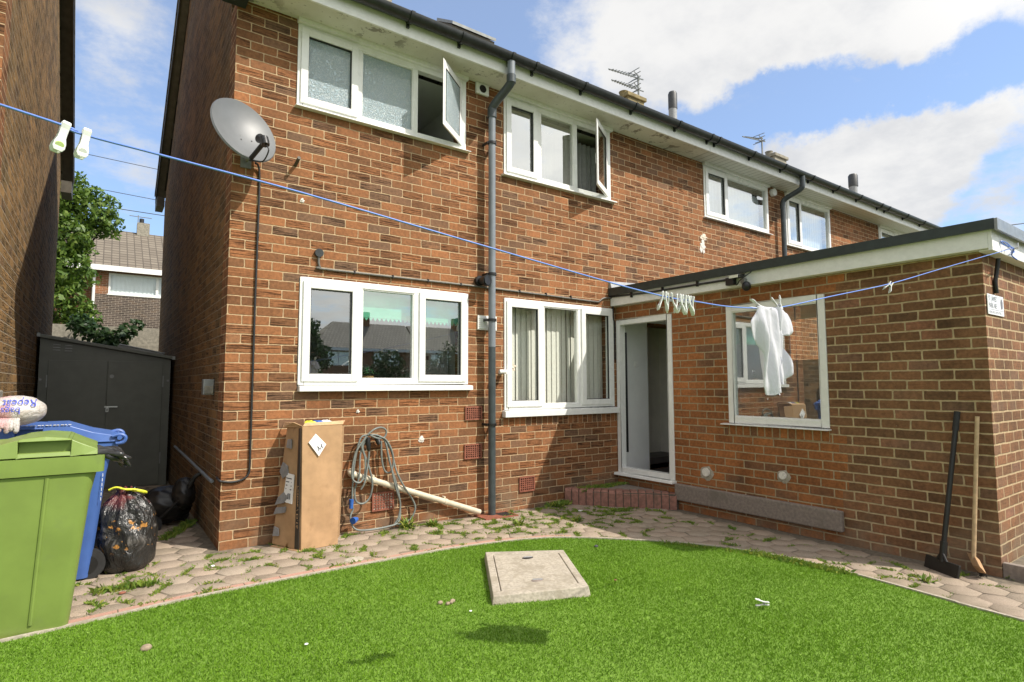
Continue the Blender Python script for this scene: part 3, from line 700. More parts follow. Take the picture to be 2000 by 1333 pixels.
# grey downpipe with swan neck
dp = MB(); nk = [(2.43, -.385, 4.50), (2.43, -.385, 4.40), (2.43, -.36, 4.33), (2.405, -.16, 4.225), (2.40, -.105, 4.17), (2.40, -.10, 4.08)]
d1 = MB().tube(catmull([(2.40, -.10, 4.05), (2.40, -.10, 3.2), (2.40, -.10, 1.62)], 2), .036, 18).build('downpipe', 'pipe', H1, smooth=40)
MB().tube([(2.44, -.385, 4.47), (2.44, -.385, 4.31)], .040, 18).build('downpipe_outlet', 'pipe', d1, smooth=40)
b = MB().tube(catmull([(2.44, -.385, 4.315), (2.44, -.375, 4.255), (2.425, -.28, 4.195), (2.405, -.16, 4.13), (2.40, -.105, 4.09), (2.40, -.10, 4.02)], 5), .043, 18); b.tube([(2.44, -.385, 4.33), (2.44, -.384, 4.25)], .047, 18); b.tube([(2.40, -.10, 4.09), (2.40, -.10, 3.99)], .047, 18)
b.build('swan_neck', 'pipe_dark', d1, smooth=40)
MB().tube([(2.40, -.10, 1.625), (2.40, -.10, -.035)], .0365, 18).build('downpipe_lower', 'pipe_dark', d1, smooth=40)
for z in (3.72, 2.36, 1.895, .855): 
    b = MB(); b.tube([(2.40, -.10, z-.013), (2.40, -.10, z+.013)], .0455, 18); b.box(2.345, 2.36, -.10, -.001, z-.012, z+.012); b.box(2.44, 2.455, -.10, -.001, z-.012, z+.012); b.build('pipe_bracket', 'black', d1, smooth=40)
# chimney, skylight
def chimney(root, x0, x1, z1, m_, pots=1):
    b = MB(); b.box(x0, x1, 2.85, 3.35, 6.5, z1-.08); b.box(x0-.04, x1+.04, 2.81, 3.39, z1-.08, z1); c_ = b.build('chimney', m_, rf if root is None else root, bevel=.01)
    for i in range(pots):
        p = MB(); cx = x0+(x1-x0)*(.3+.4*i); p.tube([(cx, 3.1, z1), (cx, 3.1, z1+.10), (cx, 3.1, z1+.14)], [.09, .085, .10], 14); p.build('chimney_pot', m_, root, smooth=40)
chimney(H1, 2.46, 2.56, 7.14, 'chim_grey', 0)
sk = MB(); sk.hexa([(2.46, .86, 5.36), (3.06, .86, 5.36), (3.06, 1.22, 5.60), (2.46, 1.22, 5.60), (2.46, .84, 5.515), (3.06, .84, 5.515), (3.06, 1.20, 5.76), (2.46, 1.20, 5.76)])
sk.build('rooflight', 'barge', rf); sk = MB(); sk.hexa([(2.45, .82, 5.517), (3.07, .82, 5.517), (3.07, 1.22, 5.765), (2.45, 1.22, 5.765), (2.45, .815, 5.55), (3.07, .815, 5.55), (3.07, 1.21, 5.80), (2.45, 1.21, 5.80)]); sk.build('rooflight_cap', 'alu', rf)

# inside the house, seen through its windows
def blind_slats(x0, x1, z0, z1, y, step, ang, gaps, name, label):
    b = MB(); x = x0
    while x < x1:
        if not any(a < x < c for a, c in gaps):
            a = R(ang+rnd.uniform(-6, 6)); w_ = .041; dx_, dy_ = math.cos(a)*w_, math.sin(a)*w_
            b.hexa([(x-dx_, y-dy_, z0), (x+dx_, y+dy_, z0), (x+dx_, y+dy_+.002, z0), (x-dx_, y-dy_+.002, z0), (x-dx_, y-dy_, z1), (x+dx_, y+dy_, z1), (x+dx_, y+dy_+.002, z1), (x-dx_, y-dy_+.002, z1)])
        x += step
    return solo(name, b, 'blind', label, 'blind')
blind_slats(2.64, 4.19, 1.0, 2.13, .17, .072, 11, [], 'vertical_blind', 'cream vertical blind of hanging slats behind the ground floor window beside the door')
gb = MB(); n = 26; P0 = [(1.10, .16, 1.86), (2.15, .16, 1.86)]
gb.box(1.06, 2.16, .095, .099, 1.86, 2.14)
for i in range(n): 
    a = 1.06+(1.10*i)/n; w_ = 1.10/n; gb.add([(a, .097, 1.86), (a+w_, .097, 1.86), (a+w_*.5, .097, 1.83)], [(0, 1, 2)])
solo('roller_blind', gb, 'greenblind', 'green roller blind with scalloped hem inside the ground floor window above the box', 'blind')
pt = thing('pot_plant', 'small green plant in a tan pot inside the ground floor window above the box', 'pot plant', (1.20, .12, 1.255))
MB().tube([(1.20, .12, 1.256), (1.20, .12, 1.33)], [.042, .05], 14).build('pot', 'pot', pt, smooth=40)
lv_, lf_ = [], []
for i in range(90):
    c_ = Vector((1.20+rnd.gauss(0, .03), .12+rnd.gauss(0, .02), 1.35+abs(rnd.gauss(0, .022)))); a = rnd.uniform(0, 6.28); u_ = Vector((math.cos(a), math.sin(a), rnd.uniform(-.3, .5)))*.014; w_ = Vector((-math.sin(a), math.cos(a), rnd.uniform(-.4, .4)))*.008
    b0 = len(lv_); lv_ += [c_-u_, c_+w_, c_+u_, c_-w_]; lf_.append((b0, b0+1, b0+2, b0+3))
o = MB().add(lv_, lf_).build('foliage', 'leafp', pt)
b = MB(); b.tube(catmull([(1.09, .22, 1.20), (1.09, .22, 1.42), (1.05, .22, 1.46), (.99, .22, 1.42)], 6), .009, 10); solo('kitchen_tap', b, 'steel', 'curved chrome tap inside the ground floor window above the box', 'tap', smooth=40)
solo('kitchen_counter', MB().box(.32, 2.36, .252, .70, 1.13, 1.18), 'floorin', 'dark worktop under the ground floor window above the box', 'worktop')
bo = thing('wall_boiler', 'white wall cupboard seen in the right light of the ground floor window above the box', 'cupboard', (2.18, 1.0, 1.2))
MB().box(2.05, 2.38, .75, 1.15, 1.10, 1.95).build('casing', 'plaster_w', bo, bevel=.01)
b = MB(); b.box(2.10, 2.13, .738, .7495, 1.52, 1.56); b.box(2.22, 2.25, .738, .7495, 1.55, 1.60); b.box(2.16, 2.19, .738, .7495, 1.62, 1.64); b.build('controls', 'ink', bo)
cu_ = MB(); n = 40; P = []
for (x0, x1, nm, mt, lab) in [(3.62, 4.16, 'curtain', 'curtain', 'grey curtain hanging inside the open upstairs clear window'), (3.30, 3.46, 'net_curtain', 'curtain', 'narrow grey curtain gathered behind the middle of the upstairs clear window')]:
    b = MB(); r0, r1 = [], []
    for i in range(n+1):
        x = x0+(x1-x0)*i/n; y = .22+.018*math.sin(i*1.1)+.006*math.sin(i*2.7); r0.append((x, y, 3.0)); r1.append((x, y, 4.20))
    b.loft([r0, r1], closed=False, caps=False); solo(nm, b, mt, lab, 'curtain', smooth=60)

# ---- second and third houses of the row
def row_house(x0, x1, label, wins, pipe_x, soff, chim, m_='brick'):
    h = thing('brick_house', label, 'house', ((x0+x1)/2, 3.1, 0), 'houses of the brick terrace')
    w_ = MB(); wall_grid(w_, mW, x0, x1, -.20, 4.372, .25, [(a, b_, c, 4.34) for a, b_, c, _ in wins]); w_.build('wall', m_, h); MB().box(x0, x1, 5.95, 6.2, -.2, 4.3).build('rear_wall', m_, h)
    room(h, x0+.1, x1-.1, .251, 3.2, 2.45, 4.36)
    eaves(h, x0+.002, x1-.002, soff, [x0+.05+i*.82 for i in range(int((x1-x0)/.82)+1)])
    r_ = roof(h, x0+.004, x1-.004)
    for a, b_, c, mu in wins:
        segs = [(a+.05, mu-.025, 's'), (mu+.025, b_-.05, 'f')]
        window(h, mW, a, b_, c, 4.335, segs, (a-.02, b_+.05, .022, .05), pane='glass_coat')
        MB().box(a-.01, b_+.01, -.05, -.001, 4.337, 4.371).build('head_trim', 'paint', h)
        bl = MB(); n = 60; r0, r1 = [], []
        for i in range(n+1):
            x = a+.05+(b_-a-.1)*i/n; y = .12+.010*math.sin(i*1.9); r0.append((x, y, c+.03)); r1.append((x, y, 4.20))
        bl.loft([r0, r1], closed=False, caps=False); bl.build('net_blind', 'curtain_w', h, smooth=60)
    if pipe_x:
        p = MB().tube([(pipe_x, -.09, 4.10), (pipe_x, -.09, -.05)], .036, 14).build('downpipe', 'pipe_dark', h, smooth=40)
        MB().tube(catmull([(pipe_x+.06, -.385, 4.50), (pipe_x+.06, -.385, 4.36), (pipe_x+.055, -.35, 4.28), (pipe_x+.01, -.13, 4.18), (pipe_x, -.09, 4.10), (pipe_x, -.09, 4.03)], 5), .041, 14).build('swan_neck', 'pipe_dark', p, smooth=40)
        MB().tube([(pipe_x-.16, -.001, 4.28), (pipe_x-.16, -.06, 4.28)], .06, 14).build('fan_outlet', 'upvc', h, smooth=40)
    return h, r_
H2, rf2 = row_house(5.772, 11.0, 'second brick house of the terrace, with a dark downpipe between two closed upstairs windows', [(6.045, 7.68, 3.60, 6.585), (8.19, 9.66, 3.50, 8.66)], 7.96, 'planks', None)
MB().blob((5.99, -.001, 3.16), .055, .012, .085, 12, 8, lambda n: 1+.35*math.sin(n.x*9+n.z*7)).build('filler_patch', 'plastersplash', H2)
MB().blob((6.02, -.001, 3.30), .07, .010, .04, 12, 8, lambda n: 1+.35*math.sin(n.x*9+n.z*7)).build('filler_patch', 'terra_pale', H2)
chimney(H2, 7.64, 8.12, 7.12, 'yellow_pot', 1)
b = MB(); b.tube([(7.95, 2.0, 5.9), (7.95, 2.0, 6.50)], .078, 16); b.build('flue_pipe', 'flue', H2, smooth=40); MB().tube([(7.955, 2.0, 6.501), (7.955, 2.0, 6.80), (7.955, 2.0, 6.84)], [.085, .085, .07], 16).build('flue_cowl', 'flue_cap', H2, smooth=40)
H3, rf3 = row_house(11.002, 17.2, 'far end brick house of the terrace, showing only one upstairs window above the extension roof', [(11.62, 13.9, 3.55, 12.35), (14.6, 16.4, 3.55, 15.2)], None, 'planks', None)
chimney(H3, 13.02, 13.58, 7.14, 'chim_grey', 1)
b = MB(); b.tube([(15.3, 2.0, 5.9), (15.3, 2.0, 6.46)], .10, 16); b.build('flue_pipe', 'flue', H3, smooth=40); MB().tube([(15.31, 2.0, 6.461), (15.31, 2.0, 6.76), (15.31, 2.0, 6.80)], [.115, .115, .09], 16).build('flue_cowl', 'flue_cap', H3, smooth=40)
def aerial(loc, h0, h1, booms, label, sc=1):
    t_ = thing('tv_aerial', label, 'aerial', loc); x, y, z = loc
    MB().tube([(x, y, h0), (x, y, h1)], .022, 8).build('mast', 'alu', t_)
    for (zb, L, slope) in booms:
        b = MB(); b.tube([(x+.15, y, zb), (x-L, y-.1, zb-slope)], .014, 6); n = int(L/.10)
        for i in range(n):
            f_ = i/n; bx = x-.12-(L-.12)*f_; bz = zb-slope*f_*.98; el = .10*(1-.45*f_)
            b.tube([(bx, y-.1*f_-el, bz-.02), (bx, y-.1*f_+el, bz+.02)], .009, 5)
        b.build('boom', 'alu', t_)
        b = MB()
        for k_ in (-1, 1): b.tube([(x-.14, y-.16, zb+.10*k_), (x-.14, y+.16, zb+.10*k_)], .009, 5); b.tube([(x+.05, y, zb), (x-.14, y, zb+.10*k_)], .009, 5); b.tube([(x-.08, y-.14, zb+.05*k_), (x-.08, y+.14, zb+.05*k_)], .009, 5)
        b.build('reflector', 'alu', t_)
    return t_
aerial((8.24, 3.1, 6.7), 6.7, 7.76, [(7.72, .98, .18), (7.46, .90, .12)], 'twin-boom television aerial on a mast beside the yellowish chimney')
aerial((12.88, 3.1, 6.7), 6.7, 7.60, [(7.52, 1.02, .20)], 'single-boom television aerial beside the far grey chimney')

# ---- the gable house on the left
XL = -1.38
H0 = thing('brick_house', 'neighbouring brick house at the left edge, only its shadowed side gable in view', 'house', (-4.5, 3.1, 0))
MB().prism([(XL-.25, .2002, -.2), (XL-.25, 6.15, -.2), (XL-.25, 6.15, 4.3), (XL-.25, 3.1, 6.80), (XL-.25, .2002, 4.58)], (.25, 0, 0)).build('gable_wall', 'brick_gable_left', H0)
w_ = MB(); wall_grid(w_, lambda u, d_, v: (u, -.05-d_, v), -8, XL, -.2, 4.372, .25, []); w_.build('wall', 'brick', H0)
MB().box(-8, XL+.115, -.35, -.051, 4.372, 4.384).build('soffit', 'peel', H0); MB().box(-8, XL+.115, -.372, -.351, 4.366, 4.502).build('fascia', 'paint', H0)
roof(H0, -8, XL+.15)
for ya, za, yb, zb in ((-.45, 4.50, 3.1, ROOFZ(3.1)-.05), (6.62, 4.50, 3.1, ROOFZ(3.1)-.05)):
    MB().prism([(XL+.118, ya, za-.12), (XL+.118, yb, zb-.14), (XL+.118, yb, zb+.04), (XL+.118, ya, za+.03)], (.022, 0, 0)).build('bargeboard', 'barge', H0)
    MB().prism([(XL+.002, ya, za-.10), (XL+.002, yb, zb-.12), (XL+.116, yb, zb-.12), (XL+.116, ya, za-.10)], (0, 0, .02)).build('verge_soffit', 'barge', H0)
MB().box(XL+.003, XL+.135, 6.17, 6.62, 4.22, 4.40).build('box_end', 'barge', H0)
# grey pipe end on that wall
solo('meter_box', MB().box(XL+.001, XL+.06, -.02, .42, .85, 1.22), 'chim_grey', 'grey meter box low on the left edge wall above the bins', 'meter box', bevel=.01)

# ------------------------------------------------------------------ the flat-roofed extension
EX = thing('brick_extension', 'single-storey flat roofed brick extension with an open back door and a wide window', 'extension', (5.4, -1.8, 0))
def yb(i):
    z = (i+.5)*.075
    if z > 2.02: return -2.56 if i % 2 else -2.63
    if z > .84: return -2.466
    if z > .40: return -2.595 if i % 3 else -2.53
    return -2.545
doorh = (-.836, -.014, .205, 2.012); winh = (-2.466, -1.506, .865, 2.02)
rows = [(i*.075, (i+1)*.075) for i in range(-3, 30)]
old = MB(); wall_grid(old, mE, -3.56, -.001, -.225, 2.182, .10, [(yb(i), 0, *r_) for i, r_ in zip(range(-3, 30), rows)]); 
wall_grid(old, mEnd, XE+.10, 8.2, -.225, 2.18, .10, []); old.box(XE+.10, 8.2, -3.4602+.0002, -3.45, -.2, 2.18) if False else None
old.build('wall', 'brick_old', EX)
new = MB(); wall_grid(new, mE, -3.56, -.001, -.225, 2.182, .10, [(-3.6, yb(i), *r_) for i, r_ in zip(range(-3, 30), rows)]+[doorh, winh]); new.build('infill_wall', 'brick_new', EX)
# concrete ledge below the infill
ld = MB(); ld.box(XE-.055, XE-.001, -2.55, -.86, .035, .205); ld.build('concrete_ledge', 'conc2', EX, bevel=.012)
# lining
li = MB(); li.cur = 0
def lq(*p): li.add(p, [tuple(range(len(p)))])
xa, xb, ya, yb_ = XE+.105, 7.6, -3.40, -.02
lq((xb, ya, .2), (xb, yb_, .2), (xb, yb_, 1.6), (xb, ya, 1.6)); lq((xa, ya, .2), (xb, ya, .2), (xb, ya, 2.2), (xa, ya, 2.2))  # far wall stops short; unseen gap added above it to let daylight in
lq((xa, yb_, .2), (4.78, yb_, .2), (4.78, yb_, 2.2), (xa, yb_, 2.2)); lq((5.52, yb_, .2), (xb, yb_, .2), (xb, yb_, 2.2), (5.52, yb_, 2.2)); lq((4.78, yb_, 2.02), (5.52, yb_, 2.02), (5.52, yb_, 2.2), (4.78, yb_, 2.2))
li.cur = 1; lq((xa, ya, .2), (xb, ya, .2), (xb, yb_, .2), (xa, yb_, .2)); li.cur = 2; lq((xa, ya, 2.2), (xb, ya, 2.2), (xb, yb_, 2.2), (xa, yb_, 2.2))
li.build('room_lining', ['plaster_w', 'floorin', 'ceil'], EX)
ps = MB(); ps.cur = 0; P = [(4.76, 1.3), (5.6, 1.3)]
ps.box(4.70, 4.795, -.015, .40, .2, 2.1); ps.box(5.50, 5.6, -.015, .40, .2, 2.1); ps.box(4.70, 5.6, .40, .45, .2, 2.1); ps.build('passage_walls', 'indoor_door', EX)
b = MB(); b.box(4.80, 5.50, .0, .95, .20, .33); b.box(4.80, 5.50, .0, .94, .2, .335); MB().box(4.80, 5.50, .0, .395, .2, .335).build('passage_step', 'darkstep', EX)
b = MB(); b.box(4.84, 5.30, .36, .395, .34, 1.98); b.build('inner_door', 'indoor_door', EX, bevel=.004)
b = MB(); b.box(4.535, 4.605, -.031, -.021, 1.46, 1.53); o = b.build('light_switch', 'upvc', EX, bevel=.004)
MB().box(4.562, 4.578, -.036, -.0315, 1.482, 1.506).build('rocker', 'paint', o)
# door frame, open leaf folded inwards
df = MB(); ring(df, mE, -.836, -.014, .225, 2.012, .06, -.07, .014); d0 = df.build('door_frame', 'upvc', EX, bevel=.005)
b = MB(); b.hexa([(XE-.075, -.85, .195), (XE+.02, -.85, .195), (XE+.02, -.001, .195), (XE-.075, -.001, .195), (XE-.065, -.85, .224), (XE+.02, -.85, .224), (XE+.02, -.001, .224), (XE-.065, -.001, .224)]); b.build('door_sill', 'upvc', d0, bevel=.004)
MB().box(XE+.072, XE+.10, -.082, -.066, .45, 1.87).build('door_seal', 'black', d0)
window(EX, mE, -2.464, -1.508, .875, 2.018, [(-2.405, -1.567, 'f')], (-2.475, -1.44, .02, .06), fw_=.062)
# fascia, roof edge trim
MB().box(XE-.085, XE-.060, -3.62, -.002, 2.182, 2.325).build('fascia', 'paint', EX, bevel=.003)
MB().box(XE-.0595, XE-.001, -3.56, -.002, 2.183, 2.195).build('soffit', 'paint', EX)
MB().box(XE-.0595, 8.3, -3.62, -3.5605, 2.170, 2.181).build('soffit', 'paint', EX)
b = MB().box(XE-.085, 8.3, -3.645, -3.6205, 2.165, 2.325).build('fascia', 'paint', EX, bevel=.003)
b = MB(); b.hexa([(XE-.105, -3.67, 2.326), (8.3, -3.67, 2.326), (8.3, -.002, 2.326), (XE-.105, -.002, 2.326), (XE-.105, -3.67, 2.345), (8.3, -3.67, 2.345), (8.3, -.002, 2.375), (XE-.105, -.002, 2.375)]); b.build('flat_roof', 'felt', EX)
b = MB(); b.hexa([(XE-.120, -3.669, 2.305), (XE-.1055, -3.669, 2.305), (XE-.1055, -.002, 2.30), (XE-.120, -.002, 2.30), (XE-.120, -3.669, 2.378), (XE-.1055, -3.669, 2.378), (XE-.1055, -.002, 2.395), (XE-.120, -.002, 2.395)]); b.build('roof_edge_trim', 'felt', EX)
b = MB(); b.box(XE-.12, 8.3, -3.688, -3.6705, 2.295, 2.375)
b.build('roof_edge_trim', 'alu', EX)
lead = MB(); lead.hexa([(4.15, -.05, 2.378), (4.70, -.05, 2.385), (4.70, -.002, 2.385), (4.15, -.002, 2.378), (4.15, -.02, 2.48), (4.70, -.02, 2.505), (4.70, -.002, 2.505), (4.15, -.002, 2.48)]); lead.build('lead_flashing', 'lead', EX)
for (y, z, r_) in [(-1.228, .362, .042), (-2.037, .43, .034)]:
    v_ = MB().tube([(XE-.001, y, z), (XE-.02, y, z)], r_, 16).build('pipe_hole_filler', 'plastersplash', EX, smooth=40)
    MB().blob((XE-.001, y, z-.01), .006, r_*1.9, r_*1.7, 12, 8, lambda n: 1+.12*math.sin(n.y*5+n.z*4)).build('mortar_patch', 'mortar' if False else 'conc', EX)

# ------------------------------------------------------------------ doorstep, gully, inspection chamber
st = thing('doorstep', 'low curved doorstep of red bricks on end before the open back door', 'doorstep', (3.9, -.4, 0))
arc = catmull([(3.40, -.02, 0), (3.47, -.11, 0), (3.58, -.25, 0), (3.77, -.47, 0), (3.93, -.61, 0), (4.09, -.77, 0), (4.195, -.90, 0)], 12)
L_ = [0]
for a, b_ in zip(arc[:-1], arc[1:]): L_.append(L_[-1]+(b_-a).length)
def at_len(l):
    for i in range(len(L_)-1):
        if L_[i+1] >= l: return arc[i].lerp(arc[i+1], (l-L_[i])/max(1e-9, L_[i+1]-L_[i])), (arc[i+1]-arc[i]).normalized()
    return arc[-1], (arc[-1]-arc[-2]).normalized()
nb = 15; bl = L_[-1]/nb
bm_ = MB()
for i in range(nb):
    p, t_ = at_len((i+.5)*bl); n_ = Vector((t_.y, -t_.x, 0)); hw = bl/2-.0045; jz = rnd.uniform(-.004, .004); jo = rnd.uniform(-.004, .004)
    q = [p-t_*hw+n_*jo, p+t_*hw+n_*jo, p+t_*hw-n_*.16+n_*jo, p-t_*hw-n_*.16+n_*jo]
    z0, z1 = gz(p.x)-.02, gz(p.x)+.165+jz
    f_ = [Vector((v_.x, v_.y, 0)) for v_ in q]
    lo = [(v_.x, v_.y, z0) for v_ in f_]; mid_ = [(v_.x, v_.y, z1-.028) for v_ in f_]
    tp = [(f_[0]-n_*.022), (f_[1]-n_*.022), f_[2], f_[3]]; tp = [(v_.x, v_.y, z1) for v_ in tp]
    bm_.loft([lo, mid_, tp])
bm_.build('brick_edging', 'brickred', st, bevel=.004)
pol = [(p.x-.0, p.y, 0) for p in arc]+[(4.25, -.90, 0), (4.25, -.015, 0), (3.40, -.015, 0)]
b = MB(); cen = Vector((3.98, -.30, 0)); pp = [cen+(Vector(p)-cen)*.97 for p in pol]
b.prism([(p.x, p.y, -.06) for p in pp], (0, 0, .06+.095)); b.build('mortar_bed', 'mortar', st)
inn = [cen+(Vector(p)-cen)*.76 for p in pol]; inn = [Vector((min(p.x+.03, 4.20), min(p.y+.04, -.02), 0)) for p in inn]
b = MB(); b.prism([(p.x, p.y, -.05) for p in inn], (0, 0, .05+.102)); b.build('step_slab', 'conc2', st)

gl = thing('drain_gully', 'rusty square drain gully in the paving under the downpipe', 'drain', (2.40, -.15, gz(2.4)))
b = MB(); ring(b, lambda u, d_, v: (u, v, gz(u)+.004+d_), 2.24, 2.62, -.24, -.02, .02, -.03, .008); b.build('frame', 'terra', gl)
MB().box(2.26, 2.60, -.22, -.04, gz(2.4)-.03, gz(2.4)+.003).build('gully_pit', 'voidblack', gl)
MB().hexa([(2.26, -.22, .0-.028), (2.46, -.22, -.03), (2.42, -.05, -.03), (2.26, -.05, -.028), (2.26, -.22, -.016), (2.46, -.22, -.018), (2.42, -.05, -.018), (2.26, -.05, -.016)]).build('broken_tile', 'terra', gl)

mh = thing('inspection_cover', 'square concrete inspection chamber cover standing proud of the artificial lawn', 'manhole cover', (1.6, -1.8, -.03))
A = [Vector((1.10, -2.07, 0)), Vector((1.655, -2.27, 0)), Vector((2.03, -1.60, 0)), Vector((1.54, -1.31, 0))]
# regular tapered surround from the measured corners
def quad_at(s, z): 
    c_ = sum(A, Vector())/4
    return [(c_.x+(p.x-c_.x)*s, c_.y+(p.y-c_.y)*s, z) for p in A]
zb, zt = -.06, .045
b = MB()
outer0, outer1, inner1, inner0 = quad_at(1.06, zb), quad_at(1.0, zt), quad_at(.83, zt), quad_at(.83, zt-.04)
b.loft([outer0, outer1, inner1, inner0], caps=False); b.build('surround', 'conc', mh, bevel=.006)
b = MB(); b.loft([quad_at(.815, zb), quad_at(.815, zt-.004), quad_at(.805, zt-.001)]); ld = b.build('lid', 'conc', mh)
c_ = sum(A, Vector())/4; ax_ = ((A[3]+A[2])/2-(A[0]+A[1])/2).normalized(); sd_ = Vector((ax_.y, -ax_.x, 0))
for k_, dk in ((.245, 'voidblack'), (-.22, 'conc2')):
    p = c_+ax_*k_*1.0; b = MB(); b.blob((p.x, p.y, zt-.001), .045 if abs(sd_.x) > .5 else .03, .028, .004, 14, 6); b.build('lifting_hole', dk, ld)
    b = MB(); b.tube([(p.x-sd_.x*.03, p.y-sd_.y*.03, zt+.004), (p.x+sd_.x*.03, p.y+sd_.y*.03, zt+.004)], .005, 8); b.build('lifting_bar', 'steel', ld)

tr = thing('stone_trough', 'grey stone edged planter bed at the foot of the end wall', 'planter', (4.9, -3.7, -.06))
b = MB(); b.box(4.262, 6.2, -3.80, -3.73, -.10, .035); b.box(4.262, 4.31, -3.7295, -3.562, -.10, .034); b.build('edging', 'conc2', tr, bevel=.005)
MB().box(4.311, 6.2, -3.729, -3.562, -.10, .0).build('soil', 'soil', tr)

# ------------------------------------------------------------------ cables, lights and fixtures on the walls
dsh = thing('satellite_dish', 'grey satellite dish with a black receiver arm on the house corner', 'satellite dish', (.10, -.05, 3.1))
n_ = Vector((.33, -.867, .349)).normalized(); dc = Vector((.040, -.27, 3.185)); e1 = n_.cross(Vector((0, 0, 1))).normalized(); e2 = e1.cross(n_).normalized()*-1
if e2.z < 0: e2 = -e2
rings = []
for i in range(13):
    r_ = i/12; rings.append([dc+e1*(.252*r_*math.cos(a))+e2*(.268*r_*math.sin(a))+n_*(.065*(r_*r_-1)) for a in [2*math.pi*j/48 for j in range(48)]])
rings[0] = [dc+n_*-.065+e1*.002*math.cos(2*math.pi*j/48)+e2*.002*math.sin(2*math.pi*j/48) for j in range(48)]
rim = [p+(p-dc).normalized()*.008-n_*.012 for p in rings[-1]]; bk = [[p-n_*.006 for p in r_] for r_ in reversed(rings)]
MB().loft(rings+[rim]+bk, caps=True).build('dish', 'dish', dsh, smooth=50)
b = MB()
for fx, fy in ((-.28, -.12), (.02, -.17), (-.1, -.52), (-.22, -.62)):
    p = dc+e1*(.285*fx)+e2*(.305*fy)+n_*(.065*((fx*fx+fy*fy)-1)); b.tube([p-n_*.0, p+n_*.004], .006, 8)
    b.build('bolt', 'black', dsh, smooth=40); b = MB()
ab = dc-e2*.262-n_*.02; ae = ab+n_*.25+e2*.03
b = MB(); b.tube([ab, ab.lerp(ae, .8)], .017, 10); b.build('feed_arm', 'black', dsh, smooth=40)
b = MB(); p = ab.lerp(ae, .82); dr_ = (dc-p).normalized(); b.tube([p-dr_*.01, p+dr_*.055, p+dr_*.075], [.030, .030, .036], 14); b.tube([p-e2*.03, p+e2*.035], .03, 10); b.build('receiver', 'black', dsh, smooth=40)
MB().tube(catmull([p-e2*.02, p-e2*.09+n_*.02, p-e2*.13-n_*.06, p-e2*.08-n_*.14, ab], 6), .005, 6).build('feed_cable', 'cable', dsh)
b = MB(); b.tube(catmull([dc-n_*.07, dc-n_*.12+Vector((0, .02, -.05)), Vector((.10, -.06, 3.05)), Vector((.10, -.02, 3.04))], 5), .016, 10); b.box(.06, .14, -.012, -.001, 2.98, 3.12); b.build('wall_bracket', 'alu', dsh)
def cable(pts, r, mt, label, name='cable', n=8):
    return solo(name, MB().tube(catmull(pts, n), r, 7), mt, label, 'cable', smooth=60)
cable([(.16, -.06, 3.02), (.203, -.012, 2.95), (.203, -.012, 2.4), (.20, -.012, 1.87), (.199, -.012, 1.2), (.198, -.012, .66), (.19, -.012, .565), (.15, -.012, .525), (.08, -.012, .512), (.02, -.012, .52), (-.012, -.008, .53), (-.014, .1, .54)], .0085, 'cable', 'thin black cable running down the brick wall from the satellite dish')
cl = thing('wall_conduit', 'thin grey conduit running above the ground floor windows to the extension roof', 'conduit', (2.2, -.02, 2.25))
MB().tube(catmull([(.693, -.014, 2.345), (.693, -.014, 2.285), (.705, -.014, 2.248), (.745, -.014, 2.236), (1.5, -.014, 2.236), (2.28, -.014, 2.236), (3.2, -.014, 2.226), (3.90, -.014, 2.216), (3.97, -.014, 2.225), (4.03, -.014, 2.262), (4.09, -.014, 2.274), (4.20, -.014, 2.28)], 6), .010, 8).build('conduit', 'conduit', cl, smooth=60)
MB().tube([(.693, -.001, 2.368), (.693, -.03, 2.368)], .036, 20).build('junction_box', 'gutter', cl, smooth=40)
MB().tube(catmull([(4.215, -.015, 2.36), (4.20, -.015, 2.28), (4.20, -.014, 2.05), (4.222, -.012, 1.95), (4.222, -.012, 1.55)], 6), .009, 8).build('drop_cable', 'cable', cl)
b = MB(); x = 1.0
while x < 3.8: b.box(x, x+.012, -.028, -.001, 2.226-.002*(x > 2.6), 2.250); x += .36
b2 = b
for i, x in enumerate([1.0+.36*j for j in range(8)]): MB().box(x, x+.012, -.0275, -.001, 2.222, 2.252).build('clip', 'black', cl)
fl = thing('wall_floodlight', 'round black wall lamp beside the grey downpipe', 'wall light', (2.30, -.05, 2.29))
MB().tube([(2.30, -.001, 2.295), (2.30, -.04, 2.295)], .05, 18).build('base', 'black', fl, smooth=40)
b = MB(); b.tube([(2.30, -.04, 2.295), (2.31, -.12, 2.285), (2.315, -.15, 2.282)], [.028, .052, .056], 18); b.build('lamp_head', 'black', fl, smooth=40)
MB().tube([(2.314, -.1505, 2.282), (2.315, -.154, 2.282)], .045, 18).build('lens', 'black', fl)
sl_ = thing('security_light', 'black security light with sensor and looped cable on the white extension fascia', 'security light', (4.15, -1.72, 2.24))
X0 = XE-.0855
MB().box(X0-.055, X0, -1.69, -1.60, 2.20, 2.275).build('junction_box', 'black', sl_, bevel=.006)
b = MB(); b.hexa([(X0-.13, -1.79, 2.245), (X0-.02, -1.79, 2.255), (X0-.02, -1.69, 2.255), (X0-.13, -1.69, 2.245), (X0-.13, -1.79, 2.275), (X0-.02, -1.79, 2.295), (X0-.02, -1.69, 2.295), (X0-.13, -1.69, 2.275)]); o = b.build('lamp_head', 'black', sl_, bevel=.004)
MB().hexa([(X0-.1345, -1.785, 2.247), (X0-.131, -1.785, 2.247), (X0-.131, -1.695, 2.247), (X0-.1345, -1.695, 2.247), (X0-.1345, -1.785, 2.273), (X0-.131, -1.785, 2.273), (X0-.131, -1.695, 2.273), (X0-.1345, -1.695, 2.273)]).build('lamp_glass', 'lampglass', o)
b = MB(); b.box(X0-.05, X0, -1.80, -1.76, 2.20, 2.245); b.build('bracket', 'alu', sl_)
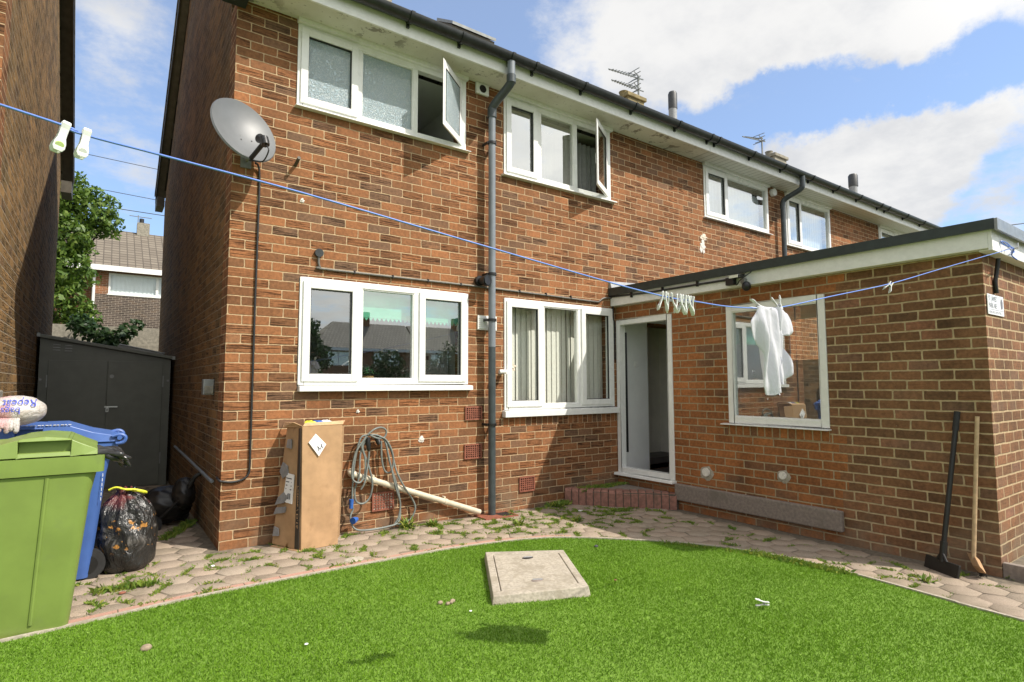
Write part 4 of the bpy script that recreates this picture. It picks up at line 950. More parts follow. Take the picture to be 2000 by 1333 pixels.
MB().blob((X0-.05, -1.82, 2.165), .042, .042, .046, 18, 12).build('sensor', 'black', sl_, smooth=60)
MB().tube(catmull([(X0-.03, -1.69, 2.21), (X0-.06, -1.73, 2.19), (X0-.09, -1.78, 2.22), (X0-.08, -1.84, 2.26), (X0-.05, -1.87, 2.29), (X0-.03, -1.85, 2.31), (X0-.03, -1.80, 2.30)], 6), .005, 6).build('loop_cable', 'cable', sl_)
MB().tube([(X0-.014, -.02, 2.292), (X0-.014, -.6, 2.268), (X0-.014, -1.62, 2.262)], .011, 8).build('feed_cable', 'cable', sl_)
for y in (-.35, -.80, -1.25): MB().box(X0-.028, X0, y-.008, y+.008, 2.245, 2.30).build('clip', 'black', sl_)
sg = thing('wall_sign', 'small white street name plate on the sunlit end wall of the extension', 'sign', (4.45, -3.575, 1.73))
MB().mbox(mEnd, 4.285, 4.635, .004, .010, 1.738, 1.885).build('plate', 'sign', sg, bevel=.003)
t = text_mb('ST. JAMES\'', .052, lambda u, d_, v: mEnd(4.30+u, .011, 1.836+v), xs=.80)
text_mb('PARK NE1', .052, lambda u, d_, v: mEnd(4.30+u, .011, 1.786+v), t, xs=.80); text_mb('NEWCASTLE UPON TYNE', .026, lambda u, d_, v: mEnd(4.30+u, .011, 1.748+v), t, xs=.9)
t.mbox(mEnd, 4.30, 4.62, .0102, .011, 1.7745, 1.777); t.build('lettering', 'greyink', sg)
b = MB(); b.prism([mEnd(u, .0102, v) for u, v in [(4.575, 1.868), (4.56, 1.84), (4.563, 1.80), (4.585, 1.785), (4.607, 1.80), (4.61, 1.84), (4.595, 1.868), (4.585, 1.855)]], (0, -.0008, 0)); b.build('crest', 'greyink', sg)
b = MB(); b.tube(catmull([(4.46, -3.60, 2.15), (4.462, -3.585, 2.05), (4.455, -3.575, 1.98), (4.47, -3.575, 1.90)], 5), .014, 8); solo('wall_strap', b, 'black', 'ragged black strap hanging down the end wall above the white sign', 'strap')
mb_ = thing('meter_socket', 'small grey outdoor socket box on the shaded side gable', 'socket box', (-.04, .5, 1.16)); MB().box(-.085, -.001, .44, .53, 1.17, 1.30).build('casing', 'alu', mb_, bevel=.008); MB().box(-.075, -.010, .4385-.010, .4395, 1.18, 1.245).build('cover', 'chim_grey', mb_, bevel=.003)
solo('gable_pipe', MB().tube(catmull([(-.05, 2.7, .56), (-.05, 1.4, .54), (-.05, .25, .52), (-.045, .10, .515)], 5), .013, 12), 'pipe', 'thin grey pipe running along the foot of the shaded side gable', 'pipe', smooth=40)
# ------------------------------------------------------------------ things leaning on the rear wall
wp = thing('waste_pipe', 'aged white waste pipe slanting down the wall to the drain gully', 'pipe', (1.6, -.05, 0))
MB().tube([(1.00, -.055, .495), (2.16, -.055, .062), (2.28, -.07, .015)], .026, 16).build('pipe', 'offwhite_pipe', wp, smooth=40)
b = MB(); b.tube(catmull([(1.01, -.001, .505), (1.0, -.04, .50), (1.03, -.055, .484)], 5), .031, 16); b.build('elbow', 'offwhite_pipe', wp, smooth=50)
for t_ in (.17, .78): 
    p = Vector((1.0, -.055, .495)).lerp(Vector((2.16, -.055, .062)), t_); b = MB(); b.tube([p-Vector((.012, 0, -.0045)), p+Vector((.012, 0, -.0045))], .030, 16); b.box(p.x-.008, p.x+.008, -.05, -.001, p.z+.02, p.z+.045); b.build('clip', 'offwhite_pipe', wp)
HO = {'a': [(1.131, -.06, .816), (1.069, -.06, .79), (1.021, -.07, .617), (1.0, -.08, .425), (.998, -.08, .253), (1.011, -.07, .203), (.985, -.08, .14), (1.012, -.10, .05), (1.104, -.11, .022), (1.303, -.10, .02), (1.421, -.08, .042), (1.447, -.06, .159), (1.406, -.09, .335), (1.326, -.09, .574), (1.291, -.06, .757), (1.215, -.06, .811), (1.131, -.06, .816)],
 'b': [(1.115, -.075, .788), (1.066, -.075, .664), (1.049, -.095, .471), (1.021, -.075, .368), (1.032, -.075, .27), (1.094, -.075, .239), (1.155, -.075, .285), (1.168, -.095, .411), (1.129, -.09, .571), (1.085, -.075, .711), (1.115, -.075, .798)],
 'c': [(1.121, -.085, .808), (1.021, -.085, .678), (.985, -.1, .478), (1.046, -.11, .424), (1.096, -.1, .487), (1.104, -.085, .613), (1.071, -.085, .733), (1.111, -.085, .809)],
 'd': [(1.254, -.07, .76), (1.262, -.07, .6), (1.291, -.07, .498), (1.345, -.07, .483), (1.371, -.07, .571), (1.353, -.07, .673), (1.297, -.07, .768), (1.232, -.07, .801)],
 'e': [(1.295, -.05, .776), (1.362, -.05, .651), (1.398, -.08, .486), (1.466, -.09, .348), (1.558, -.05, .236), (1.599, -.05, .139), (1.56, -.05, .052), (1.47, -.06, .02), (1.393, -.06, .02)],
 'f': [(1.119, -.09, .819), (1.181, -.09, .865), (1.255, -.07, .876), (1.304, -.06, .844), (1.288, -.06, .79), (1.224, -.07, .783), (1.14, -.09, .817)],
 'g': [(1.133, -.10, .681), (1.127, -.10, .593), (1.11, -.11, .517), (1.089, -.12, .422), (1.062, -.11, .367)],
 'h': [(1.294, -.08, .738), (1.34, -.10, .515), (1.386, -.10, .34), (1.437, -.08, .204), (1.423, -.08, .085), (1.38, -.08, .022)]}
hc = thing('hookup_cable', 'coiled grey hook-up cable with blue plugs hanging on the wall beside the cardboard box', 'cable', (1.2, -.06, 0))
for p in HO.values(): MB().tube(catmull(p, 8), .0085, 8).build('cable_loop', 'greycable', hc, smooth=60)
b = MB(); b.tube([(1.125, -.09, .80), (1.126, -.095, .74), (1.131, -.10, .685)], [.016, .022, .014], 12); b.build('connector', 'black', hc, smooth=40)
b = MB(); b.tube([(1.225, -.03, .79), (1.225, -.07, .76), (1.232, -.08, .73)], [.02, .024, .016], 12); b.build('hook', 'black', hc, smooth=40)
MB().tube([(.988, -.09, .29), (.985, -.09, .215)], [.020, .016], 12).build('blue_plug', 'bluep', hc, smooth=40)
b = MB(); b.tube([(1.045, -.075, .118), (1.008, -.10, .115), (.995, -.11, .114)], [.016, .028, .028], 14); b.build('blue_plug', 'bluep', hc, smooth=40)
# cardboard box
cb = thing('cardboard_box', 'tall worn cardboard box with torn tape leaning against the rear wall', 'box', (.58, -.2, 0))
FL, FR, BR, BL = (.508, -.355, .006), (.800, -.315, .000), (.70, -.045, .012), (.362, -.085, .025)
TFL, TFR, TBR, TBL = (.515, -.285, .928), (.842, -.250, .930), (.79, -.012, .915), (.462, -.045, .905)
def bil(a, b_, c, d_, s, t_): a, b_, c, d_ = map(Vector, (a, b_, c, d_)); return a.lerp(b_, s).lerp(d_.lerp(c, s), t_)
b = MB(); N1, N2 = 14, 20
def face(p0, p1, p2, p3, amp, seed, pushdir):
    vs = []; r0 = random.Random(seed); w = [(r0.uniform(2, 6), r0.uniform(2, 7), r0.uniform(0, 6)) for _ in range(4)]
    for j in range(N2+1):
        for i in range(N1+1):
            s, t_ = i/N1, j/N2; p = bil(p0, p1, p2, p3, s, t_)
            e = min(1, 6*s*(1-s)*1.0)*min(1, 8*t_*(1-t_))
            k_ = sum(math.sin(a*s+b2*t_*1.6+c_) for a, b2, c_ in w)*.25
            vs.append(p+Vector(pushdir)*amp*e*k_)
    b.add(vs, [(j*(N1+1)+i, j*(N1+1)+i+1, (j+1)*(N1+1)+i+1, (j+1)*(N1+1)+i) for j in range(N2) for i in range(N1)])
face(FL, FR, TFR, TFL, .018, 1, (0, -1, 0)); face(BL, FL, TFL, TBL, .016, 2, (-1, -.3, 0)); face(FR, BR, TBR, TFR, .008, 3, (1, 0, 0)); face(BR, BL, TBL, TBR, .003, 4, (0, 1, 0)); face(TFL, TFR, TBR, TBL, .010, 5, (0, 0, 1)); face(BL, BR, FR, FL, .001, 6, (0, 0, -1))
b.build('carton', 'card', cb, smooth=30)
def mF(u, d_, v): p = bil(FL, FR, TFR, TFL, u, v); return p+Vector((.13, -1, .08)).normalized()*(d_+.010)
def mS(u, d_, v): p = bil(BL, FL, TFL, TBL, u, v); return p+Vector((-.92, -.38, .0)).normalized()*(d_+.012)
def patch(m, uv, mt, nm, d_=.003, parent=cb):
    bb = MB(); n = len(uv); bb.add([m(u, d_, v) for u, v in uv]+[m(u, -.004, v) for u, v in uv], [tuple(range(n)), tuple(range(2*n-1, n-1, -1))]+[(i, i+n, (i+1) % n+n, (i+1) % n) for i in range(n)]); return bb.build(nm, mt, parent)
lb = patch(mF, [(.14, .865), (.31, .935), (.58, .84), (.40, .745)], 'label', 'delivery_label')
bb = MB()
for (a0, a1, b0, b1) in [(.36, .83, .43, .80), (.39, .79, .36, .83), (.44, .85, .49, .81), (.42, .80, .47, .84)]:
    pa, pb = Vector(mF(a0, .0045, a1)), Vector(mF(b0, .0045, b1)); bb.tube([pa, pb], .0022, 5)
bb.build('scribble', 'ink', lb)
patch(mS, [(.82, .01), (.96, .01), (.97, .99), (.86, .99)], 'tape', 'black_stripe', .002)
lb2 = patch(mS, [(.28, .37), (.66, .36), (.70, .60), (.36, .61)], 'label', 'address_label', .004)
bb = MB()
for k_ in range(4): bb.prism([mS(.36+.02*k_/4, .005, .575-.03*k_), mS(.62+.02*k_/4, .005, .57-.03*k_), mS(.62, .005, .562-.03*k_), mS(.36, .005, .567-.03*k_)], (0, -.0006, 0))
for k_ in range(9): bb.prism([mS(.34+.028*k_, .005, .395), mS(.352+.028*k_+.006*(k_ % 3), .005, .395), mS(.352+.028*k_+.006*(k_ % 3), .005, .445), mS(.34+.028*k_, .005, .445)], (0, -.0006, 0))
bb.build('address_print', 'ink', lb2)
for uv in ([(.0, .62), (.18, .56), (.42, .60), (.35, .67), (.10, .70)], [(-.02, .33), (.35, .36), (.50, .41), (.30, .45), (.08, .40)], [(-.02, .25), (.40, .28), (.42, .33), (.05, .31)], [(.05, .07), (.25, .08), (.22, .14), (.06, .15)], [(.20, .83), (.48, .82), (.45, .90), (.24, .90)]): patch(mS, uv, 'greytape', 'duct_tape', .006)
t = text_mb('Festive / D.16', .10, lambda u, d_, v: mS(.935-v*1.0, .0045, .52-u*.62)); t.build('printed_lettering', 'card_in', cb)
bb = MB(); bb.add([TFL, TFR, Vector(TFR)+Vector((.02, .03, .025)), Vector(TFL)+Vector((.03, .04, .02))], [(0, 1, 2, 3)]); bb.add([TBL, TFL, Vector(TFL)+Vector((-.05, .06, .03)), Vector(TBL)+Vector((-.012, .03, .045)), Vector(TBL)+Vector((-.03, .01, .01))], [(0, 1, 2, 3, 4)]); bb.add([TFR, TBR, Vector(TBR)+Vector((.02, 0, .03)), Vector(TFR)+Vector((.025, .02, .035))], [(0, 1, 2, 3)])
o = bb.build('top_flaps', 'card_in', cb); md = o.modifiers.new('thick', 'SOLIDIFY'); md.thickness = .006
bb = MB(); bb.add([Vector(FR)+Vector((.005, .0, .05)), Vector(FR)+Vector((.045, .09, .04)), Vector(TFR)+Vector((.05, .10, -.02)), Vector(TFR)+Vector((.004, .0, -.01))], [(0, 1, 2, 3)]); o = bb.build('side_flap', 'card', cb); md = o.modifiers.new('thick', 'SOLIDIFY'); md.thickness = .006
bb = MB(); bb.add([(.345, -.10, .003), (.50, -.39, .002), (.535, -.37, .002), (.40, -.08, .012)], [(0, 1, 2, 3)]); o = bb.build('torn_base', 'card_in', cb); md = o.modifiers.new('thick', 'SOLIDIFY'); md.thickness = .007
pk = thing('crisp_packet', 'crumpled yellow and white packet lying on the cardboard box', 'packet', (.66, -.16, .935))
for (x, y, rx, mt, nm) in [(.60, -.18, .045, 'yellow', 'wrapper'), (.665, -.17, .05, 'bluep', 'wrapper'), (.735, -.16, .045, 'label', 'wrapper')]:
    r0 = random.Random(int(x*100)); ph = [r0.uniform(0, 6) for _ in range(3)]
    MB().blob((x, y, .948), rx, .05, .018, 14, 8, lambda n: 1+.25*math.sin(n.x*7+ph[0])*math.sin(n.y*6+ph[1])).build(nm, mt, pk, smooth=30)

# ------------------------------------------------------------------ brooms by the end of the extension
bk_ = thing('floor_scraper', 'black floor scraper with black handle leaning on the extension wall', 'scraper', (4.05, -3.3, -.055))
ha, hb = Vector((4.055, -3.285, .03)), Vector((4.228, -3.37, 1.05))
MB().tube([ha, hb], .0165, 14).build('handle', 'black', bk_, smooth=40)
MB().tube([hb.lerp(ha, .13), hb], [.021, .019], 14).build('grip', 'rubber', bk_, smooth=40)
p0, p1 = Vector((4.111, -3.165, -.06)), Vector((3.975, -3.405, -.06)); t_ = (p1-p0).normalized(); n_ = Vector((t_.y, -t_.x, 0)); n_ = n_ if n_.x < 0 else -n_
bb = MB(); bb.prism([p0+n_*.02, p1+n_*.02, p1+n_*-.0+Vector((0, 0, .085)), p0+n_*-.0+Vector((0, 0, .085))], n_*-.018); bb.build('blade', 'black', bk_, bevel=.003)
bb = MB(); mid_ = (p0+p1)/2+Vector((0, 0, .08)); 
for s in (.25, -.25): bb.tube([mid_+(p1-p0)*s*.6, ha+Vector((0, 0, .05))], .008, 8)
bb.tube([ha-Vector((0, 0, .02)), ha+(hb-ha).normalized()*.12], .022, 12); bb.build('socket', 'black', bk_, smooth=40)
wb_ = thing('wooden_broom', 'broom with a pale wooden handle leaning on the extension wall', 'broom', (4.2, -3.45, -.06))
ha, hb = Vector((4.165, -3.43, .02)), Vector((4.225, -3.485, 1.02))
MB().tube([ha, hb], .0135, 14).build('handle', 'wood', wb_, smooth=40)
bb = MB(); t_ = Vector((.62, -.0, .0))
bb.hexa([(4.06, -3.53, -.012), (4.19, -3.46, .04), (4.25, -3.40, .03), (4.12, -3.47, -.03), (4.05, -3.50, .028), (4.18, -3.43, .075), (4.24, -3.37, .065), (4.11, -3.44, .012)]); bb.build('head', 'card', wb_, bevel=.004)
bb = MB()
for i in range(70):
    s, q_ = rnd.random(), rnd.random(); p = Vector((4.06, -3.53, -.012)).lerp(Vector((4.19, -3.46, .04)), s).lerp(Vector((4.12, -3.47, -.03)).lerp(Vector((4.25, -3.40, .03)), s), q_)
    bb.tube([p, p+Vector((.015+rnd.gauss(0, .008), rnd.gauss(0, .008), -.05 if p.z > .0 else -.03))], .003, 4)
bb.build('bristles', 'black', wb_)

# ------------------------------------------------------------------ shed between the houses
SY = 3.6
sh = thing('metal_shed', 'dark grey metal garden shed with double doors between the two houses', 'shed', (-.7, 4.2, 0))
zl, zr = 1.80, 1.575; xl, xr = -1.345, -.045
rz = lambda x: zl+(zr-zl)*(x-xl)/(xr-xl)
MB().prism([(xl, SY, -.02), (xr, SY, -.02), (xr, SY, zr), (xl, SY, zl)], (0, 1.3, 0)).build('body', 'dark_metal', sh)
b = MB(); b.hexa([(xl-.028, SY-.05, rz(xl)+.006), (xr+.038, SY-.05, rz(xr)+.0), (xr+.038, SY+1.35, rz(xr)+.0), (xl-.028, SY+1.35, rz(xl)+.006), (xl-.028, SY-.05, rz(xl)+.045), (xr+.038, SY-.05, rz(xr)+.040), (xr+.038, SY+1.35, rz(xr)+.040), (xl-.028, SY+1.35, rz(xl)+.045)]); rfx = b.build('roof', 'dark_metal', sh, bevel=.004)
for x in (xl-.030, xr+.012): MB().box(x, x+.030, SY-.056, SY-.0505, rz(x)+.002, rz(x)+.046).build('corner_cap', 'alu', rfx)
dz = 1.545
for (a, b_, hx) in ((-1.262, -.703, -1), (-.697, -.128, 1)):
    o = MB().box(a, b_, SY-.016, SY-.001, .03, dz).build('door', 'dark_metal', sh, bevel=.004)
    for z in (1.30, .35): MB().box(a-.012 if hx < 0 else b_, a if hx < 0 else b_+.012, SY-.02, SY-.004, z-.07, z+.07).build('hinge', 'alu', o)
    if hx > 0:
        MB().box(-.715, -.585, SY-.040, SY-.0165, .985, 1.0).build('bolt', 'steel', o, bevel=.002)
        b = MB(); ring(b, lambda u, d_, v: (u, SY-.022-d_, v), -.70, -.672, .935, .984, .008, 0, .016); b.build('padlock', 'steel', o)
        MB().tube([(-.655, SY-.016, 1.36), (-.655, SY-.019, 1.36)], .022, 14).build('badge', 'alu', o)
for (x, z) in [(-1.23, 1.655), (-1.12, 1.648)]:
    for k_ in range(3): MB().box(x, x+.07, SY-.010, SY-.001, z+k_*.030, z+.010+k_*.030).build('louvre', 'alu', sh, bevel=.002)
for z, x in ((1.32, xl+.008), (1.31, xr-.035)): MB().box(x, x+.022, SY-.006, SY-.001, z-.012, z+.012).build('screw_plate', 'alu', sh)
b = MB()
b.hexa([(-.60, SY+.55, 1.735), (-.10, SY+.45, 1.63), (-.06, SY+.75, 1.64), (-.56, SY+.85, 1.745), (-.60, SY+.55, 1.775), (-.10, SY+.45, 1.665), (-.06, SY+.75, 1.675), (-.56, SY+.85, 1.785)]); b.cur = 1
for k_ in range(4): y0 = SY+.5+.08*k_; b.tube([(-.58, y0+.08, 1.782), (-.08, y0-.02, 1.675)], .012, 6)
solo('roof_sheet', b, ['alu', 'alu'], 'pale grey ribbed sheet lying on the shed roof', 'sheet')

# ------------------------------------------------------------------ wheelie bins
def wheelie(name, label, x0, x1, y0, y1, mt, zr_, ribs, wheel=True, tilt=0):
    t_ = thing(name, label, 'wheelie bin', ((x0+x1)/2, (y0+y1)/2, 0), 'wheelie bins beside the left wall')
    g0 = gz(x1)-.004; tb = .115; b = MB()
    def rr(xa, xb, ya, yb2, z, r_=.05):
        out = []
        for cx, cy, a0 in ((xb-r_, yb2-r_, 0), (xa+r_, yb2-r_, 90), (xa+r_, ya+r_, 180), (xb-r_, ya+r_, 270)):
            for k_ in range(5): a = R(a0+k_*22.5); out.append((cx+r_*math.cos(a), cy+r_*math.sin(a), z))
        return out
    b.loft([rr(x0+.05, x1-tb-.005, y0+.045, y1-.045, g0+.02, .04), rr(x0+.05, x1-tb, y0+.038, y1-.038, g0+.05), rr(x0+.02, x1-.055, y0+.018, y1-.018, zr_-.20), rr(x0+.014, x1-.034, y0+.014, y1-.014, zr_-.09)])
    body = b.build('body', mt, t_, smooth=35)
    for fx in ribs:
        b = MB(); xa = x0+(x1-x0)*fx; b.tube([(xa-.035, y0+.038, g0+.06), (xa, y0+.015, zr_-.10)], .010, 8); b.build('moulded_rib', mt, body, smooth=40)
    b = MB(); b.loft([rr(x0, x1-.002, y0, y1, zr_-.085, .03), rr(x0-.004, x1, y0-.004, y1+.004, zr_-.012, .03), rr(x0-.004, x1, y0-.004, y1+.004, zr_, .03)]); b.build('rim', mt, t_, smooth=35)
    if wheel:
        for yy in (y0+.075, y1-.075-.05):
            b = MB(); b.tube([(x1-.13, yy-.01, g0+.095), (x1-.13, yy+.045, g0+.095)], [.095, .095], 26); w_ = b.build('wheel', 'rubber', t_, smooth=30); MB().tube([(x1-.13, yy-.014, g0+.095), (x1-.13, yy-.0105, g0+.095)], .055, 20).build('hub', 'black', w_)
    return t_
GB = wheelie('wheelie_bin', 'lime green wheelie bin in the left foreground with a sagging lid', -1.52, -.741, -1.185, -.65, 'green_bin', .89, (.25, .70), wheel=False)
def lid(t_, x0, x1, y0, y1, z0, mt, prof, rec, dz1=0):
    """lid as a hump profile along x, with a hand recess in the near side"""
    ra, rb, rza, rzb, rd = rec
    b = MB()
    def zt(x):
        for (a, za), (c, zc) in zip(prof[:-1], prof[1:]):
            if a <= x <= c: return za+(zc-za)*(x-a)/(c-a)
        return prof[-1][1]
    xs = sorted({p[0] for p in prof} | {ra, rb} | set(np.linspace(x0, x1, 14)))
    def seg(a, c, ya_, za, zc, ztA, ztC): b.hexa([(a, ya_, za), (c, ya_, zc), (c, y1, zc), (a, y1, za), (a, ya_+.012, ztA), (c, ya_+.012, ztC), (c, y1-.012, ztC), (a, y1-.012, ztA)])
    for a, c in zip(xs[:-1], xs[1:]):
        if a >= ra-1e-6 and c <= rb+1e-6:
            seg(a, c, y0, z0, z0, rza, rza); b.hexa([(a, y0+rd, rza-.012), (c, y0+rd, rza-.012), (c, y1, rza-.012), (a, y1, rza-.012), (a, y0+rd, rzb+.003), (c, y0+rd, rzb+.003), (c, y1-.02, rzb+.003), (a, y1-.02, rzb+.003)])
            seg(a, c, y0+.006, rzb, rzb, max(zt(a), rzb+.006), max(zt(c), rzb+.006))
        else: seg(a, c, y0, z0, z0, zt(a), zt(c))
    return b.build('lid', mt, t_, bevel=.004)
lid(GB, -1.53, -.775, -1.19, -.645, .896, 'green_bin', [(-1.53, .945), (-1.18, .958), (-1.08, .988), (-.99, .996), (-.90, .985), (-.84, .953), (-.775, .922)], (-1.095, -.885, .917, .974, .05))
b = MB(); b.tube([(-.80, -1.15, .917), (-.80, -.68, .917)], .014, 10); b.build('hinge_bar', 'green_bin', GB, smooth=40)
BB = wheelie('wheelie_bin', 'blue wheelie bin standing behind the green one', -1.345, -.665, -.34, .19, 'blue_bin', .885, (.4, .7))
lid(BB, -1.352, -.665, -.355, .20, .89, 'blue_bin', [(-1.352, .965), (-1.22, 1.005), (-.94, 1.008), (-.88, .985), (-.80, .955), (-.665, .925)], (-1.18, -1.05, .940, .985, .05))
b = MB(); b.tube([(-.66, -.38, .915), (-.66, .10, .915)], .014, 10)
for y in (-.36, .06): b.tube(catmull([(-.70, y, .925), (-.655, y, .935), (-.628, y, .915), (-.64, y, .885), (-.68, y, .88)], 4), .012, 8)
b.build('hinge_bar', 'blue_bin', BB, smooth=40)
t = text_mb('RECYCLING', .045, lambda u, d_, v: (-1.14+u, -.408-.0, 1.0085+v*.0)) if False else None
b = MB()
for i in range(12): b.box(-1.13+i*.0185, -1.13+i*.0185+.010+.004*(i % 2), -.352, -.3425, 1.0065, 1.0095)
b.build('raised_marks', 'label', BB)
b = MB(); 
for i in range(6): b.box(-.745+.001*i, -.742+.001*i, -.3265-.004, -.3265, .52+i*.03, .54+i*.03)
b.build('bin_number', 'label', BB)
# ------------------------------------------------------------------ bags
def crumple(seed, amp, fr=5):
    r0 = random.Random(seed); ws = [(Vector((r0.gauss(0, 1), r0.gauss(0, 1), r0.gauss(0, 1)))*fr*r0.uniform(.4, 1.6), r0.uniform(0, 6.28), r0.uniform(.4, 1)) for _ in range(9)]
    def f_(n):
        s = 0
        for w, ph, a in ws: v = math.sin(w.dot(n)+ph); s += a*(1-abs(v))*.6-a*.2
        return 1+amp*s/3
    return f_
def trash(q):
    p = q.pos(); n = q.noise(p, 9, 5, .6, dist=1.2); w = q.noise(q.v('MULTIPLY', p, (1, 1, .45)), 9, 4, .55, dist=2.2)
    z = q.sep(p)[2]
    band = q.m('MULTIPLY', q.ss(z, .14, .22), q.ss(z, .42, .34))
    spot = q.m('MULTIPLY', q.ss(q.noise(p, 24, 2), .60, .66), band)
    redz = q.m('MULTIPLY', q.m('MULTIPLY', q.ss(z, .42, .48), q.ss(q.noise(p, 7, 3), .45, .6)), .5)
    c = q.mix(q.m('MULTIPLY', band, q.ss(n, .5, .7)), (.022, .022, .021), (.16, .15, .14))
    c = q.mix(spot, c, (.42, .20, .05)); c = q.mix(redz, c, (.22, .05, .05))
    return pbsdf(q, c, .22, q.bump(q.m('ADD', w, q.m('MULTIPLY', n, .6)), 1.0, .03))
M['blacksack'] = simple('black_sack_film', (.03, .03, .03), .25, .3, 30, .3)
M['trashbag'] = mat('black_rubbish_bag', trash)
rb = thing('rubbish_bag', 'full black rubbish bag tied with a yellow strip on the paving', 'rubbish bag', (-.585, -.12, .02))
f_ = crumple(3, .20, 3.2); rings = []
prof_ = [(-.005, .085), (.01, .125), (.05, .155), (.12, .172), (.20, .180), (.28, .178), (.35, .165), (.41, .142), (.455, .110), (.49, .075), (.515, .045), (.535, .032)]
for i in range(46):
    z = -.005+.54*i/45
    for (za, ra), (zb2, rb2) in zip(prof_[:-1], prof_[1:]):
        if za <= z <= zb2+1e-9: r_ = ra+(rb2-ra)*(z-za)/(zb2-za); break
    t_ = max(0, (z-.28)/.26); ring_ = []
    for j in range(72):
        ph = 2*math.pi*j/72; n = Vector((math.cos(ph), math.sin(ph), (z-.27)*3.2)).normalized()
        k_ = f_(n)*(1+t_*.16*(math.sin(9*ph+2*z*7)+.6*math.sin(17*ph+1.3)))*(1+.025*math.sin(5*ph+z*34)); ring_.append((-.585+r_*k_*math.cos(ph)-.02*t_, -.12+r_*k_*math.sin(ph), .012+z))
    rings.append(ring_)
MB().loft(rings).build('bag', 'trashbag', rb, smooth=80)
b = MB(); r0 = random.Random(5)
for i in range(9):
    a = i*.7; b.tube(catmull([(-.60+.02*math.cos(a), -.13+.02*math.sin(a), .46), (-.60+.03*math.cos(a), -.13+.03*math.sin(a), .52), (-.60+.055*math.cos(a+.3), -.13+.055*math.sin(a+.3), .545+r0.uniform(-.01, .02))], 4), [.018]*5+[.014, .012, .01, .006], 6)
b.build('tied_neck', 'trashbag', rb, smooth=60)
b = MB(); b.tube(catmull([(-.70, -.16, .555), (-.66, -.17, .57), (-.61, -.19, .555), (-.56, -.19, .55), (-.50, -.18, .53), (-.49, -.15, .515), (-.54, -.16, .535), (-.60, -.18, .55)], 6), .008, 6); b.build('tie_strip', 'yellow', rb, smooth=60)
sp = thing('bag_end', 'crumpled black bag end sticking out from under the green bin lid', 'bag', (-.72, -.95, .88))
b = MB(); r0 = random.Random(8)
for i in range(16):
    y0 = -1.17+i*.013; b.tube(catmull([(-.86, y0, .893), (-.77, y0+.02, .897+r0.uniform(-.004, .016)), (-.70+r0.uniform(-.02, .02), y0+r0.uniform(-.03, .05), .883+r0.uniform(-.02, .02)), (-.64+r0.uniform(-.03, .02), y0+r0.uniform(-.04, .06), .845+r0.uniform(-.045, .03))], 4), [.010]*3+[.014]*4+[.017]*3+[.014, .010, .004], 6)
b.build('bag', 'blacksack', sp, smooth=60)
def carr(q):
    p = q.pos(); n = q.noise(p, 12, 5, .6, dist=1.5); w = q.noise(p, 30, 4, .6, dist=2)
    c = q.mix(q.ss(n, .45, .65), (.72, .69, .66), (.60, .54, .48))
    px_, py_, pz_ = q.sep(p)
    pk_ = q.m('MULTIPLY', q.ss(px_, -1.13, -1.22), q.ss(q.noise(p, 10, 3), .4, .6)); c = q.mix(q.m('MULTIPLY', pk_, .7), c, (.75, .35, .36))
    return q.n('ShaderNodeMixShader', {0: .25, 1: pbsdf(q, c, .32, q.bump(q.m('ADD', w, n), .7, .012)), 2: q.n('ShaderNodeBsdfTranslucent', {'Color': c}).outputs[0]}).outputs[0]
M['carrier'] = mat('white_carrier_bag', carr)
cg = thing('carrier_bag', 'stuffed white carrier bag with blue print lying on the bin lids', 'carrier bag', (-1.15, -.42, 1.0))
cc_, cr_ = Vector((-1.17, -.46, 1.105)), Vector((.14, .12, .088)); f2 = crumple(12, .13, 4)
MB().blob(cc_, *cr_, 40, 28, f2).build('bag', 'carrier', cg, smooth=70)
b = MB(); r0 = random.Random(2)
for i in range(10):
    a = r0.uniform(-.6, .6); b.tube(catmull([(-1.19+.01*i-.05, -.565, 1.06), (-1.21+.012*i-.05, -.585, 1.045), (-1.225+.014*i-.05+r0.uniform(-.01, .01), -.595, 1.0+r0.uniform(-.02, .02))], 4), [.010]*4+[.014]*4+[.005], 6)
b.build('knot', 'carrier', cg, smooth=60)
def mBag(u, d_, v):   # onto the near side of the bag; print lies upside down
    x, z = cc_.x+u, cc_.z+v; e = 1-((x-cc_.x)/cr_.x)**2-((z-cc_.z)/cr_.z)**2
    n = Vector(((x-cc_.x)/cr_.x, -math.sqrt(max(e, .02)), (z-cc_.z)/cr_.z)).normalized()
    k_ = f2(n); return (x, cc_.y-cr_.y*math.sqrt(max(e, .02))*max(k_, 1.0)-.010, z)
t = text_mb('Repeat', .058, lambda u, d_, v: mBag(.098-u*.92, 0, .065-v)); text_mb('bags', .056, lambda u, d_, v: mBag(.03-u*.9, 0, .022-v), t); t.build('print', 'blueink', cg)
# folded pushchair
pc = thing('folded_pushchair', 'black folded pushchair lying against the shaded gable by the shed', 'pushchair', (-.2, 1.1, 0))
b = MB(); f3 = crumple(21, .34, 4); b.blob((-.25, 1.15, .20), .20, .17, .15, 40, 28, f3); b.blob((-.13, 1.02, .30), .09, .13, .13, 32, 22, f3); b.build('fabric_hood', 'black', pc, smooth=60)
b = MB(); b.tube(catmull([(-.36, .98, .06), (-.22, .95, .20), (-.10, .92, .36), (-.05, .90, .47)], 5), .014, 10); b.tube(catmull([(-.30, 1.2, .05), (-.17, 1.15, .24), (-.04, 1.10, .42)], 5), .014, 10); b.tube([(-.34, 1.0, .08), (-.30, 1.2, .08)], .012, 8); b.build('frame', 'black', pc, smooth=50)
MB().tube(catmull([(-.10, .92, .38), (-.06, .90, .45), (-.02, .89, .475)], 5), .018, 12).build('handle_grip', 'gutter', pc, smooth=50)
